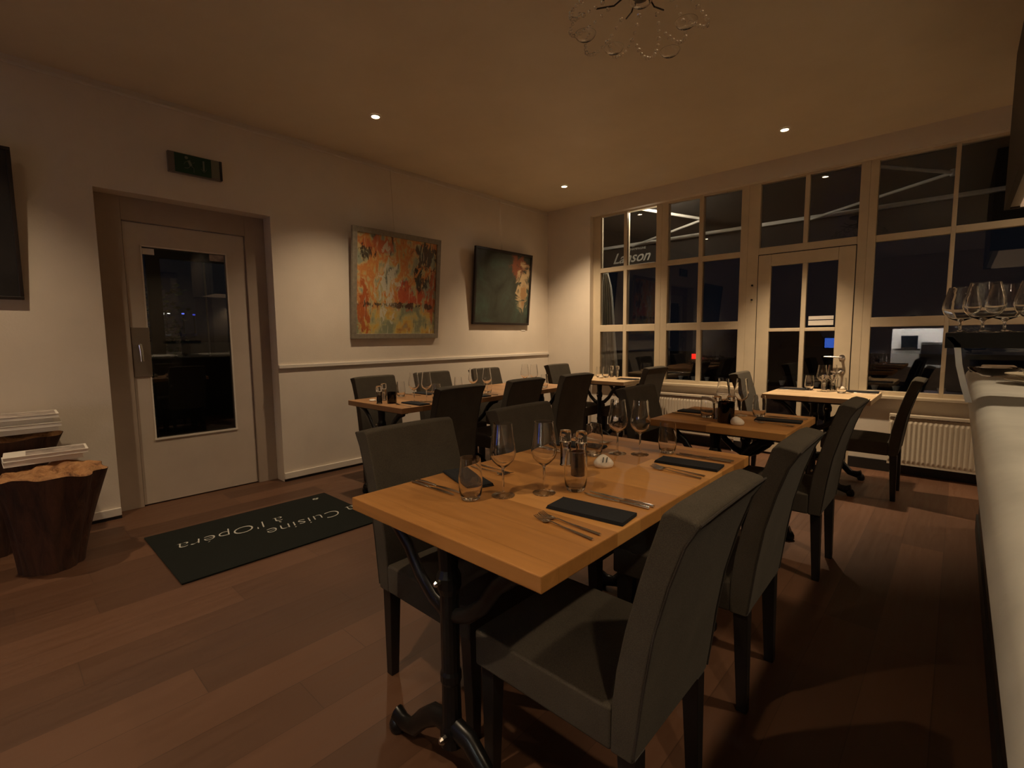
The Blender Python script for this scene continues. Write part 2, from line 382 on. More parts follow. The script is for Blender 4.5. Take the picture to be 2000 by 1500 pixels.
# ------------------------------------------------------------------ radiators
def radiator(x0, x1, z0, z1, label):
    t = thing('radiator', label, 'radiator', ((x0+x1)/2, YW-.02, z0), 0, 'radiators under the windows')
    w = x1-x0; h = z1-z0
    bm = bmesh.new(); n = int(w/.033); N = n*8
    cols = []
    for i in range(N+1):
        x = -w/2 + w*i/N; ph = (i % 8)/8*2*pi
        col = []
        for z, k in ((.0, 0), (.02, 0), (.045, 1), (h-.075, 1), (h-.05, 0), (h-.03, 0)):
            col.append(bm.verts.new((x, -.045 - .009*k*(.5-.5*cos(ph)), z)))
        cols.append(col)
    for a, b in zip(cols, cols[1:]):
        for k in range(5): bm.faces.new([a[k], b[k], b[k+1], a[k+1]])
    bm_box(bm, -w/2, w/2, -.044, .0, 0, h-.03)
    obj('panel', bm, M['rad'], t, smooth=False)
    bm = bmesh.new(); bm_box(bm, -w/2, w/2, -.055, .012, h-.02, h)
    for i in range(int(w/.03)): bm_box(bm, -w/2+.01+i*.03, -w/2+.016+i*.03, -.05, .01, h-.03, h-.0201)
    obj('grille', bm, M['rad'], t, bevel=0)
    for px in (w/2-.03, -w/2+.03):
        bm = bmesh.new(); bm_tube(bm, [(px, -.02, 0.01), (px, -.02, -z0)], .009, 8); obj('pipe', bm, M['rad'], t)
    return t
radiator(-3.1, -1.72, .14, .585, 'cream ribbed radiator under the window left of the terrace door')
radiator(-.42, 1.3, .10, .545, 'cream ribbed radiator under the right-hand window beside the bar')

# ================================================================== TABLES
def trestle(parent, y, w):
    bm = bmesh.new()
    bm_box(bm, -w/2+.06, w/2-.06, y-.025, y+.025, .706, .72)
    bm_lathe(bm, [(0, .12), (.034, .12), (.034, .16), (.028, .18), (.026, .30), (.030, .31), (.030, .33), (.026, .34), (.026, .56), (.034, .58), (.034, .61), (.026, .63), (.03, .706), (0, .706)], 16, (0, y, 0))
    tr = obj('column', bm, M['iron'], parent, smooth=False)
    for s in (-1, 1):
        bm = bmesh.new()
        k = w/.75
        bm_tube(bm, [(s*.02, y, .50), (s*.07*k, y, .52), (s*.13*k, y, .57), (s*.18*k, y, .64), (s*.24*k, y, .69), (s*.30*k, y, .707)], [.014, .013, .013, .013, .014, .012], 8, 1.6)
        obj('brace', bm, M['iron'], parent, smooth=True)
        bm = bmesh.new()
        bm_tube(bm, [(s*.015, y, .17), (s*.07, y, .165), (s*.13, y, .12), (s*.19, y, .055), (s*.24, y, .045), (s*.275, y, .055)], [.024, .022, .019, .018, .020, .022], 10, 1.5)
        bm_lathe(bm, [(0, 0), (.022, 0), (.028, .012), (.028, .03), (.018, .05), (0, .06)], 12, (s*.27, y, 0))
        obj('foot', bm, M['iron'], parent, smooth=True)
    bm = bmesh.new()
    bm_lathe(bm, [(0, 0), (.011, 0), (.011, .012), (.006, .02), (0, .022)], 8, (.0, 0, 0))
    obj('bolt', bm, M['bolt'], parent, loc=(0.012, y-.035, .16), rot=(pi/2, 0, 0))
    bm = bmesh.new(); bm_lathe(bm, [(0, 0), (.009, 0), (.009, .012), (.005, .018), (0, .02)], 8)
    obj('bolt', bm, M['bolt'], parent, loc=(0.0, y-.033, .60), rot=(pi/2, 0, 0))
def table(x0, x1, y0, y1, label, cat='table', m='oak', ns=2, lo=.72):
    cx, cyy = (x0+x1)/2, (y0+y1)/2
    t = thing('dining_table', label, cat, (cx, cyy, 0), 0, 'oak topped dining tables')
    w, l = x1-x0, y1-y0
    box('tabletop', -w/2, w/2, -l/2, l/2, lo, .76, M[m], t, bevel=.003)
    for k in range(ns):
        y = -l/2+.068 + (l-.136)*k/(ns-1)
        trestle(t, y, w)
    return t
table(-1.365, -.605, .738, 2.075, 'thick oak table for four in the foreground, number 11 stone on it')
table(-1.335, -.605, 2.65, 3.32, 'small oak table between the foreground table and the window table, dark candle jar on it')
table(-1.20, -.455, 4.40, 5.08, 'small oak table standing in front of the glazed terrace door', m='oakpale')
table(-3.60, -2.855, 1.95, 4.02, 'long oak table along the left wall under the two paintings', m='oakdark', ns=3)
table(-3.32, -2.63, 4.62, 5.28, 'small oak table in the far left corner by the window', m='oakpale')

# ================================================================== CHAIRS
def make_chair():
    t = thing('dining_chair', 'chair', 'chair')
    hw = .205
    prof = [(-.222, .345), (-.232, .42), (-.243, .52), (-.262, .64), (-.292, .76), (-.322, .85), (-.350, .900), (-.346, .912), (-.325, .917), (-.295, .922), (-.277, .914),
            (-.255, .84), (-.228, .75), (-.200, .64), (-.180, .54), (-.170, .45), (-.168, .345)]
    ys = [-hw, -hw+.012, -.14, -.05, .05, .14, hw-.012, hw]
    bm = bmesh.new(); rings = []
    for y in ys:
        e = (abs(y)/hw)**6
        ring = []
        for i, (x, z) in enumerate(prof):
            xc = x*(1) + (0.010*(1-(y/hw)**2)*(-1 if i > 10 else 0))
            ring.append(bm.verts.new((xc, y, z - (.006*e if z > .88 else 0))))
        rings.append(ring)
    n = len(prof)
    for a, b in zip(rings, rings[1:]):
        for i in range(n): bm.faces.new([a[i], b[i], b[(i+1) % n], a[(i+1) % n]])
    bm.faces.new(rings[0]); bm.faces.new(rings[-1][::-1])
    obj('backrest', bm, M['fab'], t, bevel=.008, seg=3)
    bm = bmesh.new()
    pts = [(-.225, .36), (-.246, .53), (-.265, .65), (-.295, .765), (-.325, .855), (-.352, .903)]
    for s in (-1, 1):
        bm_tube(bm, [(x, s*(hw-.002), z) for x, z in pts], .0028, 6)
    bm_tube(bm, [(-.352, -hw+.002, .903), (-.353, -.1, .906), (-.353, .1, .906), (-.352, hw-.002, .903)], .0028, 6)
    obj('piping', bm, M['pipe'], t, smooth=True)
    # seat
    bm = bmesh.new()
    nx, ny = 8, 8
    x0, x1 = -.170, .262
    top = [[None]*(ny+1) for _ in range(nx+1)]; bot = [[None]*(ny+1) for _ in range(nx+1)]
    for i in range(nx+1):
        for j in range(ny+1):
            u, v = i/nx, j/ny; x = x0+(x1-x0)*u; y = -hw+2*hw*v
            cr = .018*(1-(2*u-1)**4)*(1-(2*v-1)**4)
            top[i][j] = bm.verts.new((x, y, .448+cr)); bot[i][j] = bm.verts.new((x, y, .345))
    for i in range(nx):
        for j in range(ny):
            bm.faces.new([top[i][j], top[i+1][j], top[i+1][j+1], top[i][j+1]]); bm.faces.new([bot[i][j], bot[i][j+1], bot[i+1][j+1], bot[i+1][j]])
    for i in range(nx):
        bm.faces.new([bot[i][0], bot[i+1][0], top[i+1][0], top[i][0]]); bm.faces.new([bot[i+1][ny], bot[i][ny], top[i][ny], top[i+1][ny]])
    for j in range(ny):
        bm.faces.new([bot[0][j+1], bot[0][j], top[0][j], top[0][j+1]]); bm.faces.new([bot[nx][j], bot[nx][j+1], top[nx][j+1], top[nx][j]])
    obj('seat', bm, M['fab'], t, bevel=.009, seg=3)
    for (x, y) in ((-.200, -.168), (-.200, .168), (.228, -.168), (.228, .168)):
        bm = bmesh.new(); a, b = .023, .016
        dx = -.012 if x < 0 else .006
        lo = [bm.verts.new((x+dx+sx*b, y+sy*b, 0)) for sx, sy in ((-1, -1), (1, -1), (1, 1), (-1, 1))]
        hi = [bm.verts.new((x+sx*a, y+sy*a, .347)) for sx, sy in ((-1, -1), (1, -1), (1, 1), (-1, 1))]
        bm.faces.new(lo[::-1]); bm.faces.new(hi)
        for k in range(4): bm.faces.new([lo[k], lo[(k+1) % 4], hi[(k+1) % 4], hi[k]])
        obj('leg', bm, M['legs'], t, bevel=.002)
    return t
chair0 = make_chair(); used = [False]
def chair(x, y, rz, label, group):
    if not used[0]:
        used[0] = True; chair0.location = (x, y, 0); chair0.rotation_euler = (0, 0, rz); chair0['label'] = label; chair0['group'] = group; return chair0
    return dup(chair0, (x, y, 0), rz, label, group)
G1 = 'charcoal chairs at the foreground and middle tables'; G2 = 'charcoal chairs at the long wall table'; G3 = 'charcoal chairs at the window tables'
XRc, XLc = -.680, -1.285
chair(XRc, 1.062, pi-.0, 'charcoal fabric dining chair nearest the camera, its piped back leaning beside the bar', G1)
chair(XRc, 1.79, pi+.02, 'second charcoal chair on the bar side of the foreground oak table', G1)
chair(XRc-.005, 2.955, pi, 'charcoal chair on the bar side of the small middle table', G1)
chair(XLc, 1.115, 0, 'charcoal chair on the left side of the foreground table, nearer the doormat', G1)
chair(XLc+.01, 1.785, 0.02, 'charcoal chair on the left side of the foreground table, behind the pair of wine glasses', G1)
chair(XLc+.01, 2.955, 0, 'charcoal chair on the left side of the small middle table', G1)
chair(-2.865, 2.235, pi, 'black-looking chair back at the near end of the long wall table', G2)
chair(-2.870, 2.935, pi+.02, 'black-looking chair back at the centre of the long wall table', G2)
chair(-2.840, 3.625, pi-.05, 'black-looking chair back at the far end of the long wall table', G2)
chair(-3.565, 2.355, 0, 'charcoal chair against the left wall, at the table end by the baseboard', G2)
chair(-3.560, 3.010, 0, 'charcoal chair against the wall under the colourful painting, at the table centre', G2)
chair(-3.535, 3.720, 0, 'charcoal chair against the wall below the gap between the paintings', G2)
chair(-3.35, 4.79, 0.0, 'charcoal chair left of the corner window table, back to the left wall', G3)
chair(-2.72, 4.93, pi-.05, 'dark chair with lit top edge, right of the corner table before the window', G3)
chair(-1.145, 4.66, .05, 'pale-lit chair on the left side of the table by the terrace door', G3)
chair(-.515, 4.69, pi, 'dark chair between the terrace door table and the bar, facing left', G3)

# ================================================================== TABLEWARE
def lathe_obj(name, prof, m, parent=None, seg=40, closed=True):
    bm = bmesh.new(); bm_lathe(bm, prof, seg, closed=closed); return obj(name, bm, m, parent, smooth=True)
def make_wine(h=.228):
    t = thing('wine_glass', 'g', 'wine glass')
    k = h/.228
    lathe_obj('foot', [(0, 0), (.036, 0), (.0365, .0015), (.020, .004), (.006, .008), (.0036, .0139), (0, .0139)], M['footglass'], t, 36, False)
    prof = [(0, .014), (.0036, .014), (.0034, .080*k), (.006, .088*k), (.020, .098*k), (.034, .113*k), (.0405, .130*k), (.0405, .143*k), (.037, .170*k), (.0325, .200*k), (.0298, h),
            (.0282, h), (.0308, .200*k), (.0352, .170*k), (.0387, .143*k), (.0387, .131*k), (.0325, .115*k), (.0185, .101*k), (.005, .092*k), (0, .091*k)]
    lathe_obj('bowl_and_stem', prof, M['stem'], t, 40, False)
    return t
def make_tumbler():
    t = thing('water_tumbler', 'g', 'glass')
    prof = [(0, 0), (.024, 0), (.029, .004), (.034, .020), (.0365, .045), (.036, .075), (.0335, .105), (.031, .130), (.0298, .130), (.0322, .105), (.0347, .075), (.0352, .046), (.033, .024), (.026, .013), (0, .011)]
    lathe_obj('tumbler_wall', prof, M['stem'], t, 40, False); return t
def make_mill(fill):
    t = thing('salt_mill', 'm', 'mill')
    lathe_obj('mill_body', [(0, 0), (.022, 0), (.022, .004), (.0205, .006), (.0205, .078), (.023, .082), (.023, .090), (.0195, .0905), (.0195, .0805), (.0185, .078), (.0185, .006), (0, .006)], M['glass'], t, 28, False)
    lathe_obj('filling', [(0, .0065), (.018, .0065), (.018, .060), (0, .066)], fill, t, 24, False)
    lathe_obj('mill_cap', [(0, .091), (.020, .091), (.0225, .097), (.0225, .128), (.020, .134), (.012, .136), (0, .136)], M['stem'], t, 28, False)
    return t
def make_candle(m, r=.030, h=.088, n='candle_holder'):
    t = thing(n, 'c', 'candle holder')
    lathe_obj('holder', [(0, 0), (r*.92, 0), (r, .004), (r, h), (r-.003, h), (r-.003, .008), (0, .008)], m, t, 36, False)
    bm = bmesh.new(); bm_lathe(bm, [(0, .0085), (.018, .0085), (.018, .026), (0, .026)], 20); bm_tube(bm, [(0, 0, .026), (.001, 0, .036)], .0008, 5); obj('tealight', bm, M['wax'], t, smooth=False)
    return t
TOP = .7605
def once(maker):
    st = {'o': None}
    def f(loc, rz, label, group):
        if st['o'] is None:
            st['o'] = maker(); o = st['o']; o.location = loc; o.rotation_euler = (0, 0, rz); o['label'] = label; o['group'] = group; return o
        return dup(st['o'], loc, rz, label, group)
    return f
wine = once(make_wine); tumbler = once(make_tumbler); saltm = once(lambda: make_mill(M['salt'])); pepm = once(lambda: make_mill(M['pepper']))
GW, GT, GM = 'wine glasses on the tables', 'water tumblers on the tables', 'salt and pepper mills'
for x, y, lb in ((-1.018, 1.058, 'large wine glass on the foreground table, left one of the front pair'), (-.938, 1.161, 'large wine glass on the foreground table, right one of the front pair'),
                 (-1.031, 1.766, 'wine glass at the back of the foreground table, left one of the rear pair'), (-.951, 1.81, 'wine glass at the back of the foreground table, right one of the rear pair'),
                 (-1.045, 3.04, 'left of two wine glasses behind the dark candle jar on the middle table'), (-.958, 3.098, 'right of two wine glasses behind the dark candle jar on the middle table'),
                 (-.854, 4.86, 'left of two wine glasses on the table at the terrace door'), (-.79, 4.93, 'right of two wine glasses on the table at the terrace door'),
                 (-3.10, 2.235, 'wine glass at the near end of the long wall table, seen against the white wall'), (-3.028, 2.300, 'wine glass at the near end of the wall table, seen before a chair back'),
                 (-3.10, 2.86, 'left of two wine glasses mid-way along the wall table'), (-3.00, 2.93, 'right of two wine glasses mid-way along the wall table'),
                 (-3.11, 3.557, 'left of two far wine glasses at the end of the wall table'), (-3.04, 3.611, 'right of two far wine glasses at the end of the wall table')):
    wine((x, y, TOP), random.random()*6, lb, GW)
for x, y, lb in ((-1.07, .969, 'water tumbler at the front left of the foreground table, before the black napkin'), (-.878, 1.247, 'water tumbler in front of the purple candle holder on the foreground table'),
                 (-1.086, 1.672, 'water tumbler behind the salt and pepper mills on the foreground table'), (-.877, 1.908, 'water tumbler at the far end of the foreground table, by the rear wine glasses'),
                 (-1.09, 2.90, 'water tumbler left of the candle jar on the middle table'), (-.864, 3.125, 'water tumbler at the far right of the middle table'),
                 (-.957, 4.913, 'water tumbler left of the wine glasses on the terrace door table'), (-.70, 4.80, 'water tumbler at the right on the terrace door table'),
                 (-3.45, 2.353, 'water tumbler on the wall side of the long table near its front end'), (-3.032, 2.40, 'water tumbler beside the near chair of the wall table'),
                 (-3.08, 3.02, 'water tumbler half-way along the wall table'), (-3.40, 2.95, 'water tumbler on the wall side, half-way along the long table'),
                 (-2.96, 3.672, 'water tumbler at the far end of the long wall table'),
                 (-3.184, 5.004, 'left tumbler on the corner table by the curtained window'), (-3.10, 5.02, 'right tumbler on the corner table by the curtained window')):
    tumbler((x, y, TOP), random.random()*6, lb, GT)
saltm((-1.090, 1.480, TOP), 0, 'clear salt mill with round cap, left of the mills on the foreground table', GM)
pepm((-1.030, 1.500, TOP), 0, 'dark pepper mill, right of the mills on the foreground table', GM)
saltm((-1.03, 2.90, TOP), 0, 'clear salt mill standing behind the dark jar on the middle table', GM)
pepm((-.97, 2.95, TOP), 0, 'pepper mill right of the salt mill on the middle table', GM)
saltm((-.86, 5.00, TOP), 0, 'clear salt mill on the terrace door table', GM)
pepm((-.80, 5.03, TOP), 0, 'pepper mill beside the salt mill on the terrace door table', GM)
saltm((-3.36, 2.13, TOP), 0, 'clear salt mill at the near end of the long wall table', GM)
pepm((-3.22, 2.00, TOP), 0, 'dark pepper mill beside the black candle jar on the wall table', GM)
saltm((-3.09, 5.14, TOP), 0, 'left of the two clear mills on the corner table', GM)
saltm((-3.03, 5.17, TOP), 0, 'right of the two clear mills on the corner table', GM)
def place(t, x, y, lb, g): t.location = (x, y, TOP); t['label'] = lb; t['group'] = g
GC = 'candle holders on the tables'
place(make_candle(M['smoke']), -.963, 1.386, 'small purple ribbed glass candle holder behind the front right tumbler', GC)
place(make_candle(M['smoke2'], .044, .118), -.945, 2.800, 'large dark glass candle jar on the middle table', GC)
place(make_candle(M['smoke2'], .036, .085), -3.165, 2.075, 'black glass candle jar at the near end of the wall table', GC)
def make_stone(sx, sy, sz, seed):
    bm = bmesh.new(); bmesh.ops.create_icosphere(bm, subdivisions=3, radius=1)
    rnd = random.Random(seed); ds = [(Vector((rnd.uniform(-1, 1), rnd.uniform(-1, 1), rnd.uniform(.1, 1))).normalized(), rnd.uniform(.62, .85)) for _ in range(7)]
    for v in bm.verts:
        for d_, k in ds:
            s = v.co.dot(d_)
            if s > k: v.co -= d_*(s-k)*.6
        if v.co.z < -.6: v.co.z = -.6
        v.co = Vector((v.co.x*sx, v.co.y*sy, (v.co.z+.6)*sz))
    return bm
def stone(x, y, sx, sy, sz, rz, lb, seed, num=None):
    t = thing('table_number_stone', lb, 'stone', (x, y, TOP), rz, 'white number stones')
    bm = make_stone(sx, sy, sz, seed); bm.normal_update()
    tgt = Vector((0, -sy*.78)); v = min((q for q in bm.verts if q.normal.z > .3), key=lambda q: (q.co.xy-tgt).length); vc, vn = v.co.copy(), (v.normal+Vector((0, -.25, 0))).normalized()
    obj('pebble', bm, M['stone'], t, smooth=True)
    if num:
        xa = (Vector((1, 0, 0)) - vn*vn.x).normalized(); ya = vn.cross(xa); mm = Matrix((xa, ya, vn)).transposed()
        text_obj('number', num, .027, M['ink'], t, vc + vn*.0026, mm.to_euler(), shear=.2, ext=.0016, bold=.0004)
stone(-.960, 1.545, .038, .028, .031, YAW*.9, 'white pebble marked 11 on the foreground table', 3, '11')
stone(-.870, 2.760, .036, .028, .030, .3, 'white pebble beside the dark candle jar on the middle table', 5)
stone(-.715, 4.945, .030, .025, .030, .8, 'white pebble on the table in front of the terrace door', 8)
stone(-3.11, 4.93, .030, .025, .020, .2, 'white pebble on the corner table', 11)
stone(-3.40, 2.05, .040, .026, .010, .1, 'flat pale pebble left of the salt mill on the wall table', 13)

# napkins and cutlery
def make_napkin():
    bm = bmesh.new()
    for k in range(4):
        o_ = k*.0012; bm_box(bm, -.118+o_, .118-o_*.3, -.047+o_*.6, .047-o_*.4, k*.0024, k*.0024+.0022)
    bm_tube(bm, [(-.117, .0465, .0046), (.117, .0465, .0046)], .0045, 8)
    return obj('folded_napkin', bm, M['napkin'], None, bevel=.0008)
def make_fork():
    t = thing('dinner_fork', 'f', 'fork')
    bm = bmesh.new()
    bm_tube(bm, [(.105, 0, .003), (.06, 0, .004), (0, 0, .005), (-.035, 0, .007), (-.045, 0, .005)], [.0052, .0046, .0028, .0026, .004], 8, .45)
    obj('handle', bm, M['steel'], t, smooth=True)
    bm = bmesh.new()
    bm_tube(bm, [(-.043, 0, .0055), (-.050, 0, .0035), (-.058, 0, .003)], [.004, .0105, .0115], 10, .18)
    for i in range(4):
        y = (i-1.5)*.0058
        bm_tube(bm, [(-.056, y, .003), (-.075, y, .004), (-.095, y*1.03, .010)], [.0018, .0016, .001], 6)
    obj('tines', bm, M['steel'], t, smooth=True); return t
def make_knife():
    t = thing('dinner_knife', 'k', 'knife')
    bm = bmesh.new(); bm_tube(bm, [(.11, 0, .004), (.06, 0, .0045), (.015, 0, .004)], [.0056, .0062, .0045], 8, .6); obj('handle', bm, M['steel'], t, smooth=True)
    bm = bmesh.new(); bm_prism(bm, [(.017, -.004), (-.02, -.009), (-.075, -.0095), (-.105, -.004), (-.112, .004), (-.06, .0058), (.017, .004)], .0012, .0030, 'xyz'); obj('blade', bm, M['steel'], t); return t
fork = once(make_fork); knife = once(make_knife)
nap = {'o': None}
def napkin(x, y, rz, lb):
    if nap['o'] is None: nap['o'] = make_napkin(); o = nap['o']
    else: o = nap['o'].copy(); C.objects.link(o)
    o.location = (x, y, TOP); o.rotation_euler = (0, 0, rz); tag(o, lb, 'napkin', 'folded black napkins')
GF, GK = 'forks at the place settings', 'knives at the place settings'
# (edge x, facing, y, description)  facing -1: diner on the +x side
def setting(xe, s, yc, where, skew=0, two=True):
    """s=+1: diner sits on the +x side of the table edge xe"""
    xn = xe - s*.130; rz = 0 if s > 0 else pi
    napkin(xn, yc, rz + skew, 'folded black napkin ' + where)
    yf = yc - s*.115; yk = yc + s*.125
    fork((xe - s*.125, yf, TOP), rz - .05, 'steel fork nearer the napkin ' + where, GF)
    if two: fork((xe - s*.122, yf - s*.030, TOP), rz - .12, 'outer steel fork ' + where, GF)
    knife((xe - s*.125, yk, TOP), rz + .02, 'steel knife nearer the napkin ' + where, GK)
    if two: knife((xe - s*.122, yk + s*.024, TOP), rz + .0, 'outer steel knife ' + where, GK)
setting(-.605, 1, 1.115, 'of the foreground setting nearest the camera, bar side', .10)
setting(-.605, 1, 1.785, 'of the foreground table far setting, bar side', .08)
setting(-1.365, -1, 1.105, 'of the foreground table left near setting', -.35)
setting(-1.365, -1, 1.78, 'of the foreground table left far setting', .15)
setting(-.605, 1, 3.03, 'at the bar side of the middle table', .1)
setting(-1.335, -1, 3.06, 'at the left side of the middle table', .0, False)
setting(-.455, 1, 4.98, 'at the right side of the terrace door table', .05, False)
setting(-1.20, -1, 4.93, 'at the left side of the terrace door table', .0, False)
setting(-2.855, 1, 2.16, 'at the near chair of the wall table, room side', .0, False)
setting(-3.60, -1, 2.62, 'at the near wall-side chair of the long table', .0, False)
setting(-2.855, 1, 2.80, 'at the centre chair of the wall table, room side', .0, False)
setting(-2.63, 1, 4.95, 'at the right side of the corner table', .0, False)

# ================================================================== ART ON THE LEFT WALL
def painting(y0, y1, z0, z1, out_top, fm, cm, label, inner, fw_=.05, wire=True, depth=.035):
    """leans forward at the top by out_top"""
    w, h = y1-y0, z1-z0; ang = math.asin(out_top/h)
    t = thing('framed_painting', label, 'painting', (XL+.004, (y0+y1)/2, z0), 0)
    t.rotation_euler = (0, ang, 0)
    h = h/cos(ang)
    bm = bmesh.new()
    for (a, b, c, e) in ((-w/2, w/2, 0, fw_), (-w/2, w/2, h-fw_, h), (-w/2, -w/2+fw_, fw_, h-fw_), (w/2-fw_, w/2, fw_, h-fw_)): bm_box(bm, 0, depth, a, b, c, e)
    obj('frame', bm, fm, t, bevel=.003)
    o = box('canvas', 0, depth-.014, -w/2+fw_, w/2-fw_, fw_, h-fw_, cm, t)
    if wire:
        bm = bmesh.new(); bm_tube(bm, [(0, -.05, h-.01), (-out_top*.98, -.05, h+.60)], .0012, 5); obj('hanging_wire', bm, M['bolt'], t)
    return t
# colourful abstract (object space: y across -.47..+.47, z up 0.05..1.0)
m = mat('abstract_oil_paint', (.5, .3, .1), .42); t = NT(m)
tc = t.n('ShaderNodeTexCoord'); sp = t.n('ShaderNodeSeparateXYZ'); t.l(tc.outputs['Object'], sp.inputs[0]); yy, zz = sp.outputs[1], sp.outputs[2]
w1 = t.noise(t.coord((1, 1.5, 1.0), (3.1, 2.2, 4)), 3.0, 3, .55, .5)
w2 = t.noise(t.coord((1, 4.2, 1.9), (1, 5, 3)), 3.2, 6, .7, .9)
w3 = t.noise(t.coord((1, 2.0, 6.5), (7, 3, 2)), 2.2, 5, .65, .6)
f = t.math('ADD', t.math('MULTIPLY', t.math('SUBTRACT', w1, .5), 2.6), t.math('ADD', t.math('MULTIPLY', t.math('SUBTRACT', w2, .5), 1.0), .5))
base = t.ramp(f, [(.12, (.10, .115, .10)), (.26, (.34, .36, .25)), (.38, (.50, .42, .20)), (.50, (.60, .30, .085)), (.60, (.55, .20, .06)), (.72, (.58, .44, .20)), (.84, (.30, .33, .24))])
f2 = t.math('ADD', f, t.math('MULTIPLY', t.math('SUBTRACT', w3, .5), .8))
low = t.ramp(f2, [(.2, (.24, .27, .17)), (.45, (.46, .42, .20)), (.65, (.60, .42, .10)), (.9, (.42, .20, .05))])
def band(v, c0, wd_, k, nz):
    a = t.math('DIVIDE', t.math('SUBTRACT', v, c0), wd_)
    return t.math('SUBTRACT', t.math('SUBTRACT', 1.0, t.math('MULTIPLY', a, a)), t.math('MULTIPLY', t.math('SUBTRACT', nz, .5), k))
def blob2(cy0, cz0, ry, rz_, k, nz):
    a = t.math('DIVIDE', t.math('SUBTRACT', yy, cy0), ry); b = t.math('DIVIDE', t.math('SUBTRACT', zz, cz0), rz_)
    return t.math('SUBTRACT', t.math('SUBTRACT', 1.0, t.math('ADD', t.math('MULTIPLY', a, a), t.math('MULTIPLY', b, b))), t.math('MULTIPLY', t.math('SUBTRACT', nz, .5), k))
def M01(x, lo=.3, hi=.6, top=.92): return t.ramp(x, [(lo, (0, 0, 0)), (hi, (top,)*3)])
c = t.mix(M01(band(zz, .10, .30, 3.5, w1)), base, low)
c = t.mix(M01(blob2(.12, .44, .30, .15, 6, w2)), c, (.50, .085, .030))
c = t.mix(M01(blob2(-.22, .90, .22, .10, 5, w2)), c, (.50, .13, .05))
c = t.mix(M01(blob2(-.40, .25, .07, .35, 6, w2)), c, (.42, .10, .03))
c = t.mix(M01(blob2(.43, .45, .06, .40, 6, w2)), c, (.40, .09, .03))
c = t.mix(M01(blob2(.34, .84, .18, .16, 8, w2)), c, (.050, .050, .042))
c = t.mix(M01(blob2(.26, .60, .12, .12, 9, w2)), c, (.030, .032, .030))
c = t.mix(M01(blob2(-.36, .82, .12, .07, 9, w2)), c, (.030, .028, .025))
c = t.mix(M01(blob2(.02, .34, .42, .035, 8, w2)), c, (.060, .035, .025))
c = t.mix(M01(blob2(-.12, .55, .12, .34, 9, w2), .35, .6, .85), c, (.60, .58, .46))
n4 = t.noise(t.coord((1, 22, 2.4), (4, 1, 9)), 1.6, 5, .65, .3)
c = t.mix(t.ramp(n4, [(.60, (0, 0, 0)), (.68, (.75, .75, .75))]), c, (.68, .62, .44))
n5 = t.noise(t.coord((1, 17, 3.4), (9, 6, 1)), 1.5, 5, .7, .5)
c = t.mix(t.ramp(n5, [(.62, (0, 0, 0)), (.68, (.85, .85, .85))]), c, (.035, .035, .032))
t.l(c, t.b.inputs['Base Color']); t.bump(w2, .5, .006)
M['art1'] = m
m = mat('dark_oil_paint', (.03, .04, .03), .5); t = NT(m)
v = t.coord((1, 1, 1), (0, 0, 0)); n1 = t.noise(v, 3.0, 6, .6, .6)
c = t.ramp(n1, [(.3, (.020, .020, .013)), (.5, (.040, .045, .032)), (.7, (.050, .085, .062))])
sp = t.n('ShaderNodeSeparateXYZ'); tc = t.n('ShaderNodeTexCoord'); t.l(tc.outputs['Object'], sp.inputs[0])
n2 = t.noise(v, 5.5, 7, .65, 1.4)
yy = sp.outputs[1]; zz = sp.outputs[2]
# cream plume centred y .36 z .48 ; rust patch y .25 z .78
def blob(cy0, cz0, ry, rz_, k):
    a = t.math('DIVIDE', t.math('SUBTRACT', yy, cy0), ry); b = t.math('DIVIDE', t.math('SUBTRACT', zz, cz0), rz_)
    d2 = t.math('ADD', t.math('MULTIPLY', a, a), t.math('MULTIPLY', b, b))
    return t.math('SUBTRACT', t.math('SUBTRACT', 1.0, d2), t.math('MULTIPLY', t.math('SUBTRACT', n2, .5), k))
c = t.mix(t.ramp(blob(.27, .74, .20, .20, 4.0), [(.3, (0, 0, 0)), (.7, (.85, .85, .85))]), c, (.19, .055, .025))
c = t.mix(t.ramp(blob(.355, .47, .15, .36, 5.0), [(.25, (0, 0, 0)), (.75, (.9, .9, .9))]), c, (.42, .30, .16))
c = t.mix(t.ramp(blob(.38, .40, .07, .2, 5.0), [(.3, (0, 0, 0)), (.8, (.7, .7, .7))]), c, (.24, .11, .03))
t.l(c, t.b.inputs['Base Color']); t.bump(n2, .4, .005)
M['art2'] = m
M['darkframe'] = mat('black_wood_frame', (.018, .012, .010), .4)
painting(2.386, 3.43, 1.255, 2.305, .10, M['silver'], M['art1'], 'large square abstract painting in orange, yellow and green with a grey frame', None, .05)
painting(3.965, 4.985, 1.415, 2.325, .08, M['darkframe'], M['art2'], 'dark abstract painting with a cream and rust plume, black frame, nearest the corner', None, .028)
M['dark3'] = paint('near_black_canvas', (.016, .014, .014), .5, 6, .4)
painting(-.85, .19, 1.515, 2.405, .08, M['darkframe'], M['dark3'], 'almost black picture cut off by the left edge of the photo, left of the door', None, .02)
tl = box('picture_label', XL+.001, XL+.004, 4.87, 4.95, 1.335, 1.350, M['paper']); tag(tl, 'tiny white title card on the wall under the dark painting', 'label')

